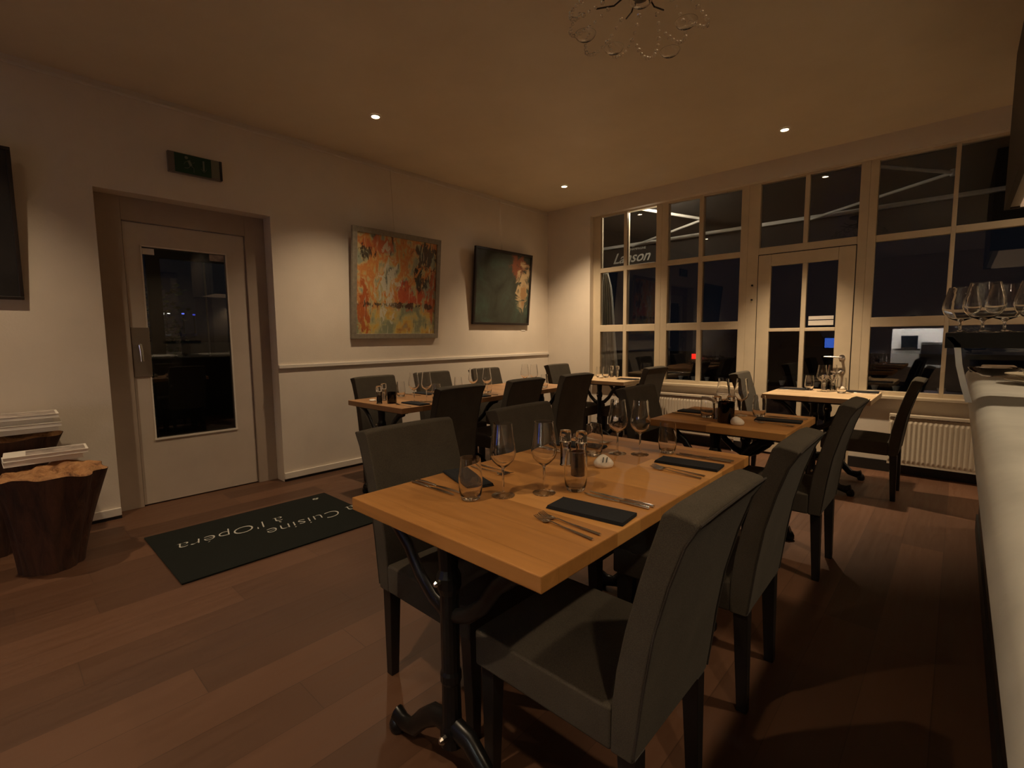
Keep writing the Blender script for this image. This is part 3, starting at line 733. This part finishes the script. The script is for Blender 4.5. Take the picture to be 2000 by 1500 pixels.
# exit sign
ex = thing('exit_sign', 'green emergency exit sign with running man and down arrow above the left door', 'exit sign', (XL, 1.19, 2.485))
box('housing', 0, .035, -.190, .160, -.006, .140, mat('sign_housing', (.16, .14, .12), .4), ex, bevel=.004)
box('sign_face', .035, .039, -.150, .085, .0, .134, M['green'], ex)
box('pale_panel', .035, .039, .088, .140, .008, .132, mat('sign_cream', (.16, .16, .11), .5), ex)
box('end_cap', .02, .042, .145, .160, -.004, .138, M['ink'], ex)
M['signw'] = mat('sign_white', (.18, .20, .16), .6)
bm = bmesh.new()
def bl(pts, r): bm_tube(bm, [(.0405, y, z) for y, z in pts], r, 6, .3)
bm_lathe(bm, [(0, -.001), (.011, -.001), (.011, .001), (0, .001)], 12, (0, 0, 0))
for v in bm.verts: v.co = Vector((.0405+v.co.z, -.075+v.co.x, .112+v.co.y))
bl([(-.062, .095), (-.048, .060)], .010); bl([(-.062, .092), (-.085, .078), (-.092, .062)], .005); bl([(-.058, .092), (-.036, .080), (-.022, .088)], .005)
bl([(-.048, .060), (-.030, .045), (-.032, .014)], .006); bl([(-.050, .060), (-.066, .040), (-.090, .036)], .006)
obj('running_figure', bm, M['signw'], ex)
bm = bmesh.new(); bl([(.035, .112), (.035, .040)], .006); bl([(.017, .052), (.035, .028), (.053, .052)], .006); obj('arrow', bm, M['signw'], ex)

# ================================================================== DOORMAT
dm = thing('doormat', 'black rectangular doormat with pale upside-down lettering in front of the left door', 'doormat', (-3.30, 1.185, 0))
box('mat_body', -.435, .435, -.595, .595, 0.0005, .010, M['rubber'], dm, bevel=.003)
def mt(body, size, x, y, shear=.25, bold=-.0035):
    o = text_obj('lettering', body, size, M['matink'], dm, (x, y, .0106), (0, 0, pi/2), shear=shear, ext=.0004, bold=bold)
    return o
# reads from the door side: text runs along -y when seen from +x, so upright for someone facing +x
o = mt('la Cuisine', .17, .07, .30); o.rotation_euler = (0, 0, -pi/2); o['label'] = 'pale script lettering'
o = mt("à l'Opéra", .17, -.10, -.17); o.rotation_euler = (0, 0, -pi/2); o['label'] = 'pale script lettering'
bm = bmesh.new(); bm_box(bm, -.02, .02, -.010, .010, 0, .0006); bm_box(bm, -.008, .008, -.02, .028, 0, .0006); obj('small_mark', bm, M['matink'], dm, loc=(-.33, .47, .0104), rot=(0, 0, .3))

# ================================================================== STUMPS AND MAGAZINES
def bark(name, c1, c2):
    m = mat(name, c1, .85); t = NT(m); v = t.coord((9, 9, 1.5)); n = t.noise(v, 2.2, 6, .65, .8)
    t.l(t.ramp(n, [(.3, c1), (.7, c2)]), t.b.inputs['Base Color']); t.bump(n, .8, .02); return m
M['bark'] = bark('reddish_bark', (.030, .011, .006), (.095, .038, .020))
m = mat('raw_split_wood', (.45, .22, .08), .7); t = NT(m); n = t.noise(t.coord((3, 3, 3)), 3, 7, .7, 1.5)
t.l(t.ramp(n, [(.3, (.12, .05, .02)), (.45, (.38, .18, .07)), (.7, (.58, .32, .13))]), t.b.inputs['Base Color']); t.bump(n, .9, .02); M['split'] = m
def stump(bx, by, rb, tx, ty, rtx, rty, h, label, seed):
    rnd = random.Random(seed); ph = [rnd.uniform(0, 6.28) for _ in range(6)]
    t = thing('tree_stump_stool', label, 'stool', (bx, by, 0))
    def rr(a): return 1 + .04*sin(3*a+ph[0]) + .025*sin(5*a+ph[1]) + .03*sin(9*a+ph[2]) + .02*sin(17*a+ph[3])
    bm = bmesh.new(); seg = 72; nz = 14; rings = []
    for k in range(nz+1):
        u = k/nz; z = h*u; e = u**1.15; ring = []
        for i in range(seg):
            a = 2*pi*i/seg; q = rr(a) + .03*sin(7*a + 4*u + ph[4])*u
            rx = rb + (rtx-rb)*e; ry = rb + (rty-rb)*e
            zz_ = z + (.012*sin(2*a+ph[5]) + .006*sin(7*a+ph[1]))*u**6
            ring.append(bm.verts.new(((tx-bx)*e + rx*q*cos(a), (ty-by)*e + ry*q*sin(a), zz_)))
        rings.append(ring)
    for a, b in zip(rings, rings[1:]):
        for i in range(seg): bm.faces.new([a[i], a[(i+1) % seg], b[(i+1) % seg], b[i]])
    bm.faces.new(rings[0][::-1])
    obj('trunk', bm, M['bark'], t, smooth=True)
    bm = bmesh.new(); rings = []
    nr = 12
    for k in range(nr+1):
        u = 1-k/nr
        if k == nr: rings.append([bm.verts.new(((tx-bx), (ty-by), h+.01))]); continue
        ring = []
        for i in range(seg):
            a = 2*pi*i/seg; q = (rr(a)+.03*sin(7*a+4+ph[4]))*u*.992
            zz_ = h + (.012*sin(2*a+ph[5]) + .006*sin(7*a+ph[1]))*u**1.5 + (0 if k == 0 else .014*sin(u*19+3*sin(a*2+ph[2])) + .010*sin(a*6+u*9)) + (.0)
            ring.append(bm.verts.new(((tx-bx) + rtx*q*cos(a), (ty-by) + rty*q*sin(a), zz_)))
        rings.append(ring)
    for a, b in zip(rings, rings[1:]):
        for i in range(seg):
            q = [a[i], a[(i+1) % seg], b[(i+1) % len(b)], b[i % len(b)]]
            q2 = []
            [q2.append(v) for v in q if v not in q2]
            bm.faces.new(q2)
    obj('split_top', bm, M['split'], t, smooth=True)
    return t
stump(-3.68, .165, .135, -3.645, .20, .225, .225, .535, 'tapered tree stump stool with bright split-wood top by the left wall', 4)
stump(-4.13, -.10, .12, -4.145, -.06, .135, .33, .685, 'taller dark tree stump against the left wall, behind the front stump', 9)
def magazine(x0, x1, y0, y1, z0, z1, rz, label, cover, group):
    t = thing('magazine', label, 'magazine', ((x0+x1)/2, (y0+y1)/2, z0), rz, group)
    a, b = (x1-x0)/2, (y1-y0)/2; h = z1-z0
    box('pages', -a+.002, a-.002, -b+.002, b-.002, .0012, h-.0012, M['paper'], t)
    bm = bmesh.new(); bm_box(bm, -a, a, -b, b, 0, .0012); bm_box(bm, -a, a, -b, b, h-.0012, h); bm_box(bm, -a, -a+.0012, -b, b, 0.0012, h-.0012)
    cv = obj('cover', bm, M['paper'], t)
    if cover: box('cover_picture', -a+.02, a-.012, -b+.09, b-.012, h, h+.0004, M['paperg'], cv)
GMg = 'magazines on the front stump'; GM2 = 'magazines on the rear stump'
z = .568
magazine(-3.985, -3.79, .015, .345, z, z+.030, 0.02, 'thick white magazine at the bottom of the pile on the front stump', False, GMg)
magazine(-3.985, -3.785, .02, .375, z+.030, z+.052, -.04, 'white magazine on top of the front stump pile, with a dark cover photo', True, GMg)
z = .715
for i, (h, dx, rz, lb) in enumerate(((.030, 0, .03, 'lowest pale magazine of the pile on the rear stump'), (.024, .01, -.05, 'second magazine from the bottom on the rear stump'),
                            (.030, -.01, .02, 'third magazine from the bottom on the rear stump'), (.022, .005, -.02, 'top magazine of the pile on the rear stump, mottled cover'))):
    magazine(-4.24+dx, -4.0+dx, -.13, .265+dx*2, z, z+h-.0005, rz, lb, i == 3, GM2); z += h

# ================================================================== BAR
bar = thing('bar_counter', 'dark bar counter with long pale zinc top along the right edge', 'bar counter', (.45, 1.9, 0))
box('front_panel', -.30, -.25, -2.6, 2.3, 0, .975, M['barpanel'], bar)
box('end_panel', -.25, .35, 2.25, 2.3, 0, .975, M['barpanel'], bar)
bm = bmesh.new()
pr = [(-.412 + .055*(1-cos(a*pi/16)), .975 + .055*sin(a*pi/16)) for a in range(9)] + [(.35, 1.030), (.35, .975)]
bm_prism(bm, pr, -2.6, 2.35, 'xzy'); obj('zinc_top', bm, M['zinc'], bar, smooth=True)
box('kick_plate', -.31, -.30, -2.6, 2.3, 0, .10, M['blackbase'], bar)
sh = thing('glass_shelf', 'black raised shelf over the bar top carrying a cluster of stemmed glasses', 'shelf', (.55, 2.2, 1.03))
box('board', -.585, .60, -.10, .16, .172, .221, M['black'], sh, bevel=.002)
bm = bmesh.new()
pts = [(-.583, .208), (-.563, .183), (-.555, .116), (-.541, .055), (-.526, .0)]
poly = pts + [(x+.016, z) for x, z in reversed(pts)]
bm_prism(bm, poly, -.10, .02, 'xzy'); obj('end_bracket', bm, M['zinc'], sh)
bm = bmesh.new(); bm_box(bm, .5, .53, -.05, .1, 0, .172); obj('post', bm, M['black'], sh)
def make_snifter():
    t = thing('stemmed_bar_glass', 's', 'glass')
    prof = [(0, 0), (.034, 0), (.0345, .0015), (.018, .004), (.0055, .008), (.004, .014), (.004, .034), (.010, .040), (.030, .048), (.046, .066), (.051, .084), (.049, .105), (.041, .135), (.036, .155),
            (.035, .155), (.0398, .135), (.0477, .105), (.0497, .084), (.0447, .067), (.029, .050), (.009, .043), (0, .0425)]
    lathe_obj('bowl_and_stem', prof, M['stem'], t, 40, False); return t
snif = once(make_snifter)
for x, y, lb in ((.050, 2.135, 'large bar glass at the front of the shelf, left of the two big ones'), (.165, 2.15, 'large bar glass on the shelf at the right edge of the photo'),
                 (-.002, 2.30, 'smallest-looking bar glass at the left end of the raised shelf'), (.105, 2.27, 'bar glass in the back row between the two big front ones'),
                 (.26, 2.13, 'bar glass just inside the shelf beyond the right photo edge'), (.21, 2.28, 'bar glass in the back row at the right photo edge')):
    snif((x, y, 1.2515), 0, lb, 'stemmed glasses on the raised shelf')
# things on the bar top
def plate(x, y, z, r, lb):
    t = thing('stoneware_plate', lb, 'plate', (x, y, z), 0, 'pale plates on the bar')
    lathe_obj('plate_disc', [(0, 0), (r*.6, 0), (r*.62, .004), (r, .020), (r, .023), (r*.97, .023), (r*.6, .008), (0, .007)], M['plate'], t, 48, False)
plate(.30, 2.98, 1.0305, .15, 'lower pale plate of the stack on the bar under the shelf'); plate(.30, 2.98, 1.0540, .15, 'upper pale plate of the stack on the bar under the shelf')
bw = thing('upturned_bowl', 'pale bowl turned upside down on the plate stack on the bar', 'bowl', (.31, 2.98, 1.0775))
lathe_obj('bowl_shell', [(.105, 0), (.10, .018), (.06, .05), (.035, .056), (0, .056), (0, .050), (.055, .045), (.095, .016), (.10, 0)], M['plate'], bw, 40, False)
gb = thing('glass_dish', 'shallow clear glass dish at the far end of the bar top', 'dish', (.135, 3.45, 1.0305))
lathe_obj('dish', [(0, 0), (.05, 0), (.095, .035), (.10, .045), (.097, .045), (.09, .036), (.048, .006), (0, .006)], M['glass'], gb, 40, False)
tr = thing('glass_tray', 'flat clear tray with a bright rim on the bar beyond the dish', 'tray', (.14, 3.86, 1.0305))
box('tray_base', -.09, .12, -.12, .12, 0, .012, M['glass'], tr, bevel=.003)
box('folded_cloth', -.04, .10, -.09, .09, .0125, .035, M['paper'], tr, bevel=.008)
# overhead canopy
ca = thing('bar_canopy', 'dark overhead cabinet hanging over the far end of the bar in the upper right corner', 'cabinet', (.76, 3.6, 2.03))
box('side_board', -.60, -.575, -.95, .90, 0, .948, M['barpanel'], ca)
box('end_board', -.575, .6, .875, .90, 0, .948, M['barpanel'], ca)
box('front_board', -.575, .6, -.95, -.925, .0, .948, M['barpanel'], ca)
box('soffit', -.575, .6, -.925, .875, .012, .04, mat('grey_soffit', (.40, .38, .33), .6), ca)
box('light_panel', -.53, .2, -.9, .85, -.0, .0118, mat('peach_panel', (.62, .42, .26), .5, emit=(1, .66, .38), es=.16), ca)

# ================================================================== CEILING LIGHTS
for i, (x, y, k, beam, blend, nm) in enumerate(SPOTS):
    vis = i in (1, 2, 3)
    lab = {1: 'recessed ceiling spotlight in front of the left wall, above the paintings', 2: 'recessed ceiling spotlight nearest the far left corner', 3: 'recessed ceiling spotlight in front of the terrace door'}.get(i, 'recessed ceiling spotlight outside the photo, over the ' + nm)
    t = thing('ceiling_spotlight', lab, 'ceiling light', (x, y, ZC), 0, 'recessed ceiling spotlights')
    lathe_obj('trim_ring', [(.030, -.001), (.042, -.001), (.044, -.005), (.042, -.009), (.030, -.009)], M['trim'], t, 28, True)
    bm = bmesh.new(); bm_lathe(bm, [(0, -.005), (.029, -.005), (.029, -.002), (0, -.002)], 24); obj('lens', bm, M['lens'], t)
    ld = bpy.data.lights.new('spot_beam', 'SPOT'); ld.energy = P_SPOT*k; ld.color = WARM; ld.spot_size = radians(beam); ld.spot_blend = blend; ld.shadow_soft_size = .03 if x < 0 else .06
    lo = bpy.data.objects.new('spot_beam', ld); C.objects.link(lo); lo.parent = t; lo.location = (0, 0, -.02)
wl = thing('unseen_fill_lamp', 'added fill lamp with a shade, unseen on the wall behind the bar', 'lamp', (XR-.01, 3.7, 2.15))
box('bracket', -.12, 0, -.02, .02, -.01, .01, M['black'], wl)
bm = bmesh.new(); bm_lathe(bm, [(.05, .08), (.09, -.08), (.087, -.08), (.047, .08)], 24, (-.16, 0, 0), closed=True); obj('lamp_shade', bm, M['paper'], wl, smooth=True)
ld = bpy.data.lights.new('fill_lamp_light', 'POINT'); ld.energy = 42; ld.color = WARM; ld.shadow_soft_size = .03  # added fill, brightens the ceiling and window wall on the right
lo = bpy.data.objects.new('fill_lamp_light', ld); C.objects.link(lo); lo.parent = wl; lo.location = (-.16, 0, 0)
# chandelier
chd = thing('crystal_chandelier', 'flush crystal chandelier with strings of glass beads at the top edge of the photo', 'chandelier', (-1.19, 2.2, ZC))
bm = bmesh.new(); bm_lathe(bm, [(0, 0), (.13, 0), (.13, -.02), (.09, -.035), (.03, -.05), (.03, -.12), (.05, -.135), (.04, -.155), (0, -.16)], 28); obj('canopy_plate', bm, mat('dark_bronze', (.03, .025, .015), .35, .6), chd)
bm = bmesh.new()
for k in range(8):
    a = 2*pi*k/8; bm_tube(bm, [(.03*cos(a), .03*sin(a), -.10), (.14*cos(a), .14*sin(a), -.13), (.24*cos(a), .24*sin(a), -.10)], .004, 6)
obj('arms', bm, bpy.data.materials['dark_bronze'], chd)
for k in range(12):
    a0 = 2*pi*k/12; bm = bmesh.new()
    for j in range(14):
        u = j/13; a = a0 + .55*u; r = .10 + .235*sin(pi*(.10+.62*u)); zc = -.13 - .075*sin(pi*u) - .06*u - .02*(k % 2)
        bmesh.ops.create_icosphere(bm, subdivisions=1, radius=.009 if j % 3 else .012, matrix=Matrix.Translation((r*cos(a), r*sin(a), zc)))
    obj('bead_string', bm, M['stem'], chd)
for k in range(5):
    a = 2*pi*k/5+.2; bm = bmesh.new(); r = .21+.05*(k % 2)
    bm_lathe(bm, [(0, 0), (.03, .002), (.042, .010), (.050, .024), (.048, .024), (.040, .012), (.03, .004), (0, .002)], 24, (r*cos(a), r*sin(a), -.35+.03*(k % 3)))
    obj('glass_petal', bm, M['stem'], chd, smooth=True)
for k in range(4):
    a = 2*pi*k/4+.4
    bm = bmesh.new(); bm_lathe(bm, [(0, 0), (.008, 0), (.009, .02), (0, .03)], 10, (.12*cos(a), .12*sin(a), -.10)); obj('bulb', bm, M['trim'], chd, smooth=True)
# ================================================================== KITCHEN PASS (reflected in the window)
kl = thing('kitchen_strip_light', 'white strip light in the kitchen behind the camera, seen only as a reflection', 'light', (-.7, YB-.45, 1.985))
box('diffuser', -.4, .4, -.06, .06, -.03, 0, mat('cool_tube', (.8, .85, .9), .4, emit=(.75, .85, 1), es=240), kl)
for xk, nm in ((-.80, 'left'), (-.27, 'right')):
    kk = thing('kitchen_lamp', nm + ' of two small kitchen lamps, reflected above the bright hatch', 'lamp', (xk, YB-.03, 1.62))
    box('lamp_body', -.05, .05, -.03, .03, 0, .04, M['black'], kk); bm = bmesh.new(); bm_lathe(bm, [(0, -.012), (.05, -.012), (.05, 0), (0, 0)], 16); obj('lamp_glow', bm, M['lens'], kk)
kc = thing('kitchen_counter', 'white kitchen counter behind the camera, seen only as a reflection', 'counter', (-.95, YB-.62, 0))
box('cabinet', -.28, .28, -.15, .18, 0, .86, M['paper'], kc); box('worktop', -.29, .29, -.16, .20, .86, .90, M['steel'], kc)
cm = thing('coffee_machine', 'dark coffee machine on the kitchen counter, seen only as a reflection', 'coffee machine', (-.86, YB-.62, .9005))
box('body', -.16, .14, -.10, .0, 0, .30, M['black'], cm, bevel=.01); box('head', -.16, .14, 0, .12, .20, .30, M['black'], cm, bevel=.01); box('drip_tray', -.14, .12, 0, .12, 0, .03, M['steel'], cm)
fr = thing('kitchen_fridge', 'steel kitchen fridge behind the camera, seen only as a reflection', 'fridge', (-.45, YB-.62, 0))
box('cabinet', -.2, .2, -.15, .15, 0, 1.05, M['plateglass'], fr, bevel=.01); box('door', -.19, .19, .151, .165, .05, 1.0, M['steel'], fr, bevel=.004)
scn = thing('till_screen', 'blue glowing screen behind the camera, seen reflected in the terrace door', 'screen', (-2.25, YB+.03, 1.04))
box('bezel', -.22, .22, -.03, .01, -.14, .14, M['black'], scn); box('display', -.20, .20, .0101, .012, -.12, .12, mat('blue_display', (.0, .0, .1), .4, emit=(.06, .16, .75), es=3.5), scn)

# ================================================================== OUTSIDE
gnd = box('paving', -30, 25, YW+.26, 40, -.12, -.04, M['asph']); tag(gnd, 'dark street paving outside the windows', 'paving')
g2 = box('pavement_slab', -30, XL-.31, -10, YW+.25, -.12, -.04, M['asph']); tag(g2, 'dark street paving outside the left door', 'paving')
aw = thing('terrace_awning', 'black folding-arm terrace awning with white arms outside the windows', 'awning', (-1.5, 5.76, 0))
bm = bmesh.new(); bm_prism(bm, [(.02, 3.12), (1.27, 2.70), (1.27, 2.695), (.02, 3.11)], -3.4, 3.2, 'yzx'); obj('canvas', bm, M['awn'], aw)
bm = bmesh.new(); bm_box(bm, -3.4, 3.2, 1.275, 1.285, 2.34, 2.66)
va = obj('valance', bm, M['awn'], aw)
box('front_bar', -3.4, 3.2, 1.21, 1.27, 2.655, 2.700, M['alu'], aw, bevel=.006)
box('cassette', -3.4, 3.2, -.02, .10, 2.98, 3.14, M['alu'], aw, bevel=.01)
for (s, e, h) in (((-3.35, 5.84, 2.955), (-2.513, 6.40, 2.743), (-3.862, 7.0, 2.655)), ((-.96, 5.84, 2.92), (-.137, 6.40, 2.778), (-1.476, 7.0, 2.655)), ((1.4, 5.84, 2.92), (2.2, 6.40, 2.778), (.9, 7.0, 2.655))):
    bm = bmesh.new(); o_ = Vector((-1.5, 5.76, 0))
    bm_tube(bm, [Vector(s)-o_, Vector(e)-o_], .018, 8); bm_tube(bm, [Vector(e)-o_, Vector(h)-o_], .016, 8); bm_lathe(bm, [(0, -.03), (.025, -.03), (.025, .03), (0, .03)], 12, Vector(e)-o_)
    obj('folding_arm', bm, M['alu'], aw)
M['letter'] = mat('white_print', (.75, .72, .64), .7, emit=(1, .9, .75), es=.0)
text_obj('lettering', 'Lanson', .225, M['letter'], va, (-2.41, 1.272, 2.49), (pi/2, 0, 0), shear=.45, ext=.001, bold=.003)
text_obj('small_lettering', 'CHAMPAGNE', .05, M['letter'], va, (-2.30, 1.272, 2.615), (pi/2, 0, 0), ext=.001)
bm = bmesh.new(); bm_box(bm, -2.75, -2.0, 1.271, 1.2745, 2.375, 2.381); obj('underline', bm, M['letter'], va)
# added lamp, out of view above the windows; brightens the white awning arms
al = thing('awning_fill_lamp', 'added lamp, unseen above the windows outside, lighting the awning arms', 'lamp', (-2.9, 5.68, 2.95))
bm = bmesh.new(); bm_lathe(bm, [(0, 0), (.04, 0), (.03, -.04), (0, -.045)], 16); obj('shade', bm, M['lens'], al)
ld = bpy.data.lights.new('awning_fill_light', 'POINT'); ld.energy = 12; ld.color = (1, .85, .65); ld.shadow_soft_size = .04
lo = bpy.data.objects.new('awning_fill_light', ld); C.objects.link(lo); lo.parent = al; lo.location = (0, .10, -.12)
# curtain
bm = bmesh.new(); N = 48; A = []
for k in range(13):
    u = k/12; z = 2.10 - 2.135*u; wdt = .10 + .20*u**.6; row = []
    for i in range(N+1):
        s = i/N; row.append(bm.verts.new((-3.62 + wdt*s + .006*sin(z*30)*s, 5.74 + .018*sin(s*2*pi*5 + u*2), z)))
    A.append(row)
for a, b in zip(A, A[1:]):
    for i in range(N): bm.faces.new([a[i], a[i+1], b[i+1], b[i]])
cu = obj('terrace_curtain', bm, fabric('white_cloth', (.62, .58, .50), .9), smooth=True); so = cu.modifiers.new('s', 'SOLIDIFY'); so.thickness = .003
tag(cu, 'white gathered cloth hanging outside the leftmost window pane', 'curtain')
# made-up pegs; pale tops stand for bright reflection marks in the glass
pf = thing('reflection_pegs', 'made-up row of dark pegs outside, pale tops standing for reflections in the glass', 'peg row', (-2.4, 9.0, -.04))
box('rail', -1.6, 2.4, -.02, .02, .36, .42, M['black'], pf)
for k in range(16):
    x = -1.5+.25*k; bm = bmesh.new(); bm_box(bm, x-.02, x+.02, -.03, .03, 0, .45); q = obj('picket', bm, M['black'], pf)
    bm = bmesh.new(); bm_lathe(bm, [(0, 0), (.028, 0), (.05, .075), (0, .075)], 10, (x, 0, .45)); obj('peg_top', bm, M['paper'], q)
def car(x, y, rz, label, paintc, lights):
    t = thing('parked_car', label, 'car', (x, y, -.04), rz)
    bm = bmesh.new()
    side = [(-2.1, .35), (-2.15, .75), (-1.95, .92), (-1.35, .98), (-.75, 1.38), (.7, 1.42), (1.35, .98), (2.0, .86), (2.12, .6), (2.1, .32)]
    bm_prism(bm, side, -.82, .82, 'xzy'); obj('body', bm, mat('car_paint', paintc, .25, .3), t, bevel=.06, seg=3)
    bm = bmesh.new(); bm_prism(bm, [(-1.22, 1.0), (-.74, 1.33), (.66, 1.36), (1.2, 1.0)], -.825, .825, 'xzy'); obj('windows', bm, M['black'], t)
    for wx in (-1.35, 1.3):
        for s in (-1, 1):
            bm = bmesh.new(); bm_lathe(bm, [(0, -.1), (.30, -.1), (.32, -.07), (.32, .07), (.30, .1), (0, .1)], 24); obj('wheel', bm, M['ink'], t, loc=(wx, s*.75, .32), rot=(pi/2, 0, 0))
    for s in (-1, 1): box('tail_light', -2.19, -2.13, s*.62-.11, s*.62+.11, .74, .86, lights, t)
    for s in (-1, 1): box('head_light', 2.08, 2.14, s*.62-.12, s*.62+.12, .64, .74, M['paper'], t)
M['tail'] = mat('red_tail_light', (.3, .01, .01), .3, emit=(1, .02, .01), es=.9)
M['tailoff'] = mat('dim_tail_light', (.25, .25, .24), .3, emit=(.6, .62, .7), es=.08)
car(-3.5, 13.4, 1.35, 'dark parked car with small red tail lights beyond the terrace', (.03, .03, .035), M['tail'])
car(-11.0, 2.8, -2.9, 'dark parked car seen through the glazed left door', (.05, .05, .055), M['tailoff'])
sl = thing('street_lamp', 'thin street lamp post seen through the glazed left door', 'street lamp', (-7.0, 1.93, -.04))
bm = bmesh.new(); bm_tube(bm, [(0, 0, 0), (0, 0, 3.8)], .012, 8); obj('pole', bm, M['alu'], sl)
bm = bmesh.new(); bm_lathe(bm, [(0, 0), (.10, 0), (.08, .10), (0, .12)], 16, (0, 0, 3.78)); obj('lamp_head', bm, M['lens'], sl)
ld = bpy.data.lights.new('shrub_fill_light', 'POINT'); ld.energy = 3; ld.color = (.9, .95, 1); ld.shadow_soft_size = .1  # added light near the post top, brightens the shrub
lo = bpy.data.objects.new('shrub_fill_light', ld); C.objects.link(lo); lo.parent = sl; lo.location = (-.9, 0, 3.6)
for y, z, col, es, nm in ((3.0, 1.90, (1, .95, .85), 1.6, 'white'), (3.34, 1.91, (.15, .2, 1), .8, 'blue'), (3.57, 1.89, (.1, .12, 1), .4, 'fainter blue')):
    q = thing('distant_light', 'tiny %s light far outside, seen through the glazed left door' % nm, 'light', (-14, y, z))
    bm = bmesh.new(); bm_lathe(bm, [(0, -.02), (.028, -.015), (.032, 0), (.028, .015), (0, .02)], 12, sy=2.5 if nm == 'white' else 1); obj('lamp_glass', bm, mat(nm.replace(' ', '_')+'_glow', col, .4, emit=col, es=es), q); bm = bmesh.new(); bm_tube(bm, [(0, 0, -.02), (0, 0, -z-.04)], .012, 6); obj('post', bm, M['black'], q)
# hedge
bm = bmesh.new(); rnd = random.Random(5)
for k in range(1500):
    x, y, z = rnd.uniform(-.35, .35), rnd.uniform(-.55, .55), rnd.uniform(.2, 2.0)
    q = Matrix.Translation((x, y, z)) @ Matrix.Rotation(rnd.uniform(0, 6.28), 4, 'Z') @ Matrix.Rotation(rnd.uniform(-1, 1), 4, 'X')
    vs = [bm.verts.new(q @ Vector(p)) for p in ((-.035, 0, 0), (0, .02, .01), (.035, 0, 0), (0, -.02, -.01))]; bm.faces.new(vs)
hg = thing('garden_shrub', 'leafy green shrub seen through the left side of the glazed left door', 'shrub', (-7.4, 1.2, -.04))
obj('foliage', bm, mat('leaf_green', (.06, .10, .035), .6), hg)
bm = bmesh.new(); bm_tube(bm, [(0, 0, 0), (.05, .02, 1.2)], .03, 8); obj('stem', bm, M['legs'], hg)
gw = box('garden_wall', -8.6, -8.4, -1, 5, -.04, 1.22, paint('grey_masonry', (.12, .12, .11), .8)); tag(gw, 'low grey garden wall beyond the left door', 'wall')
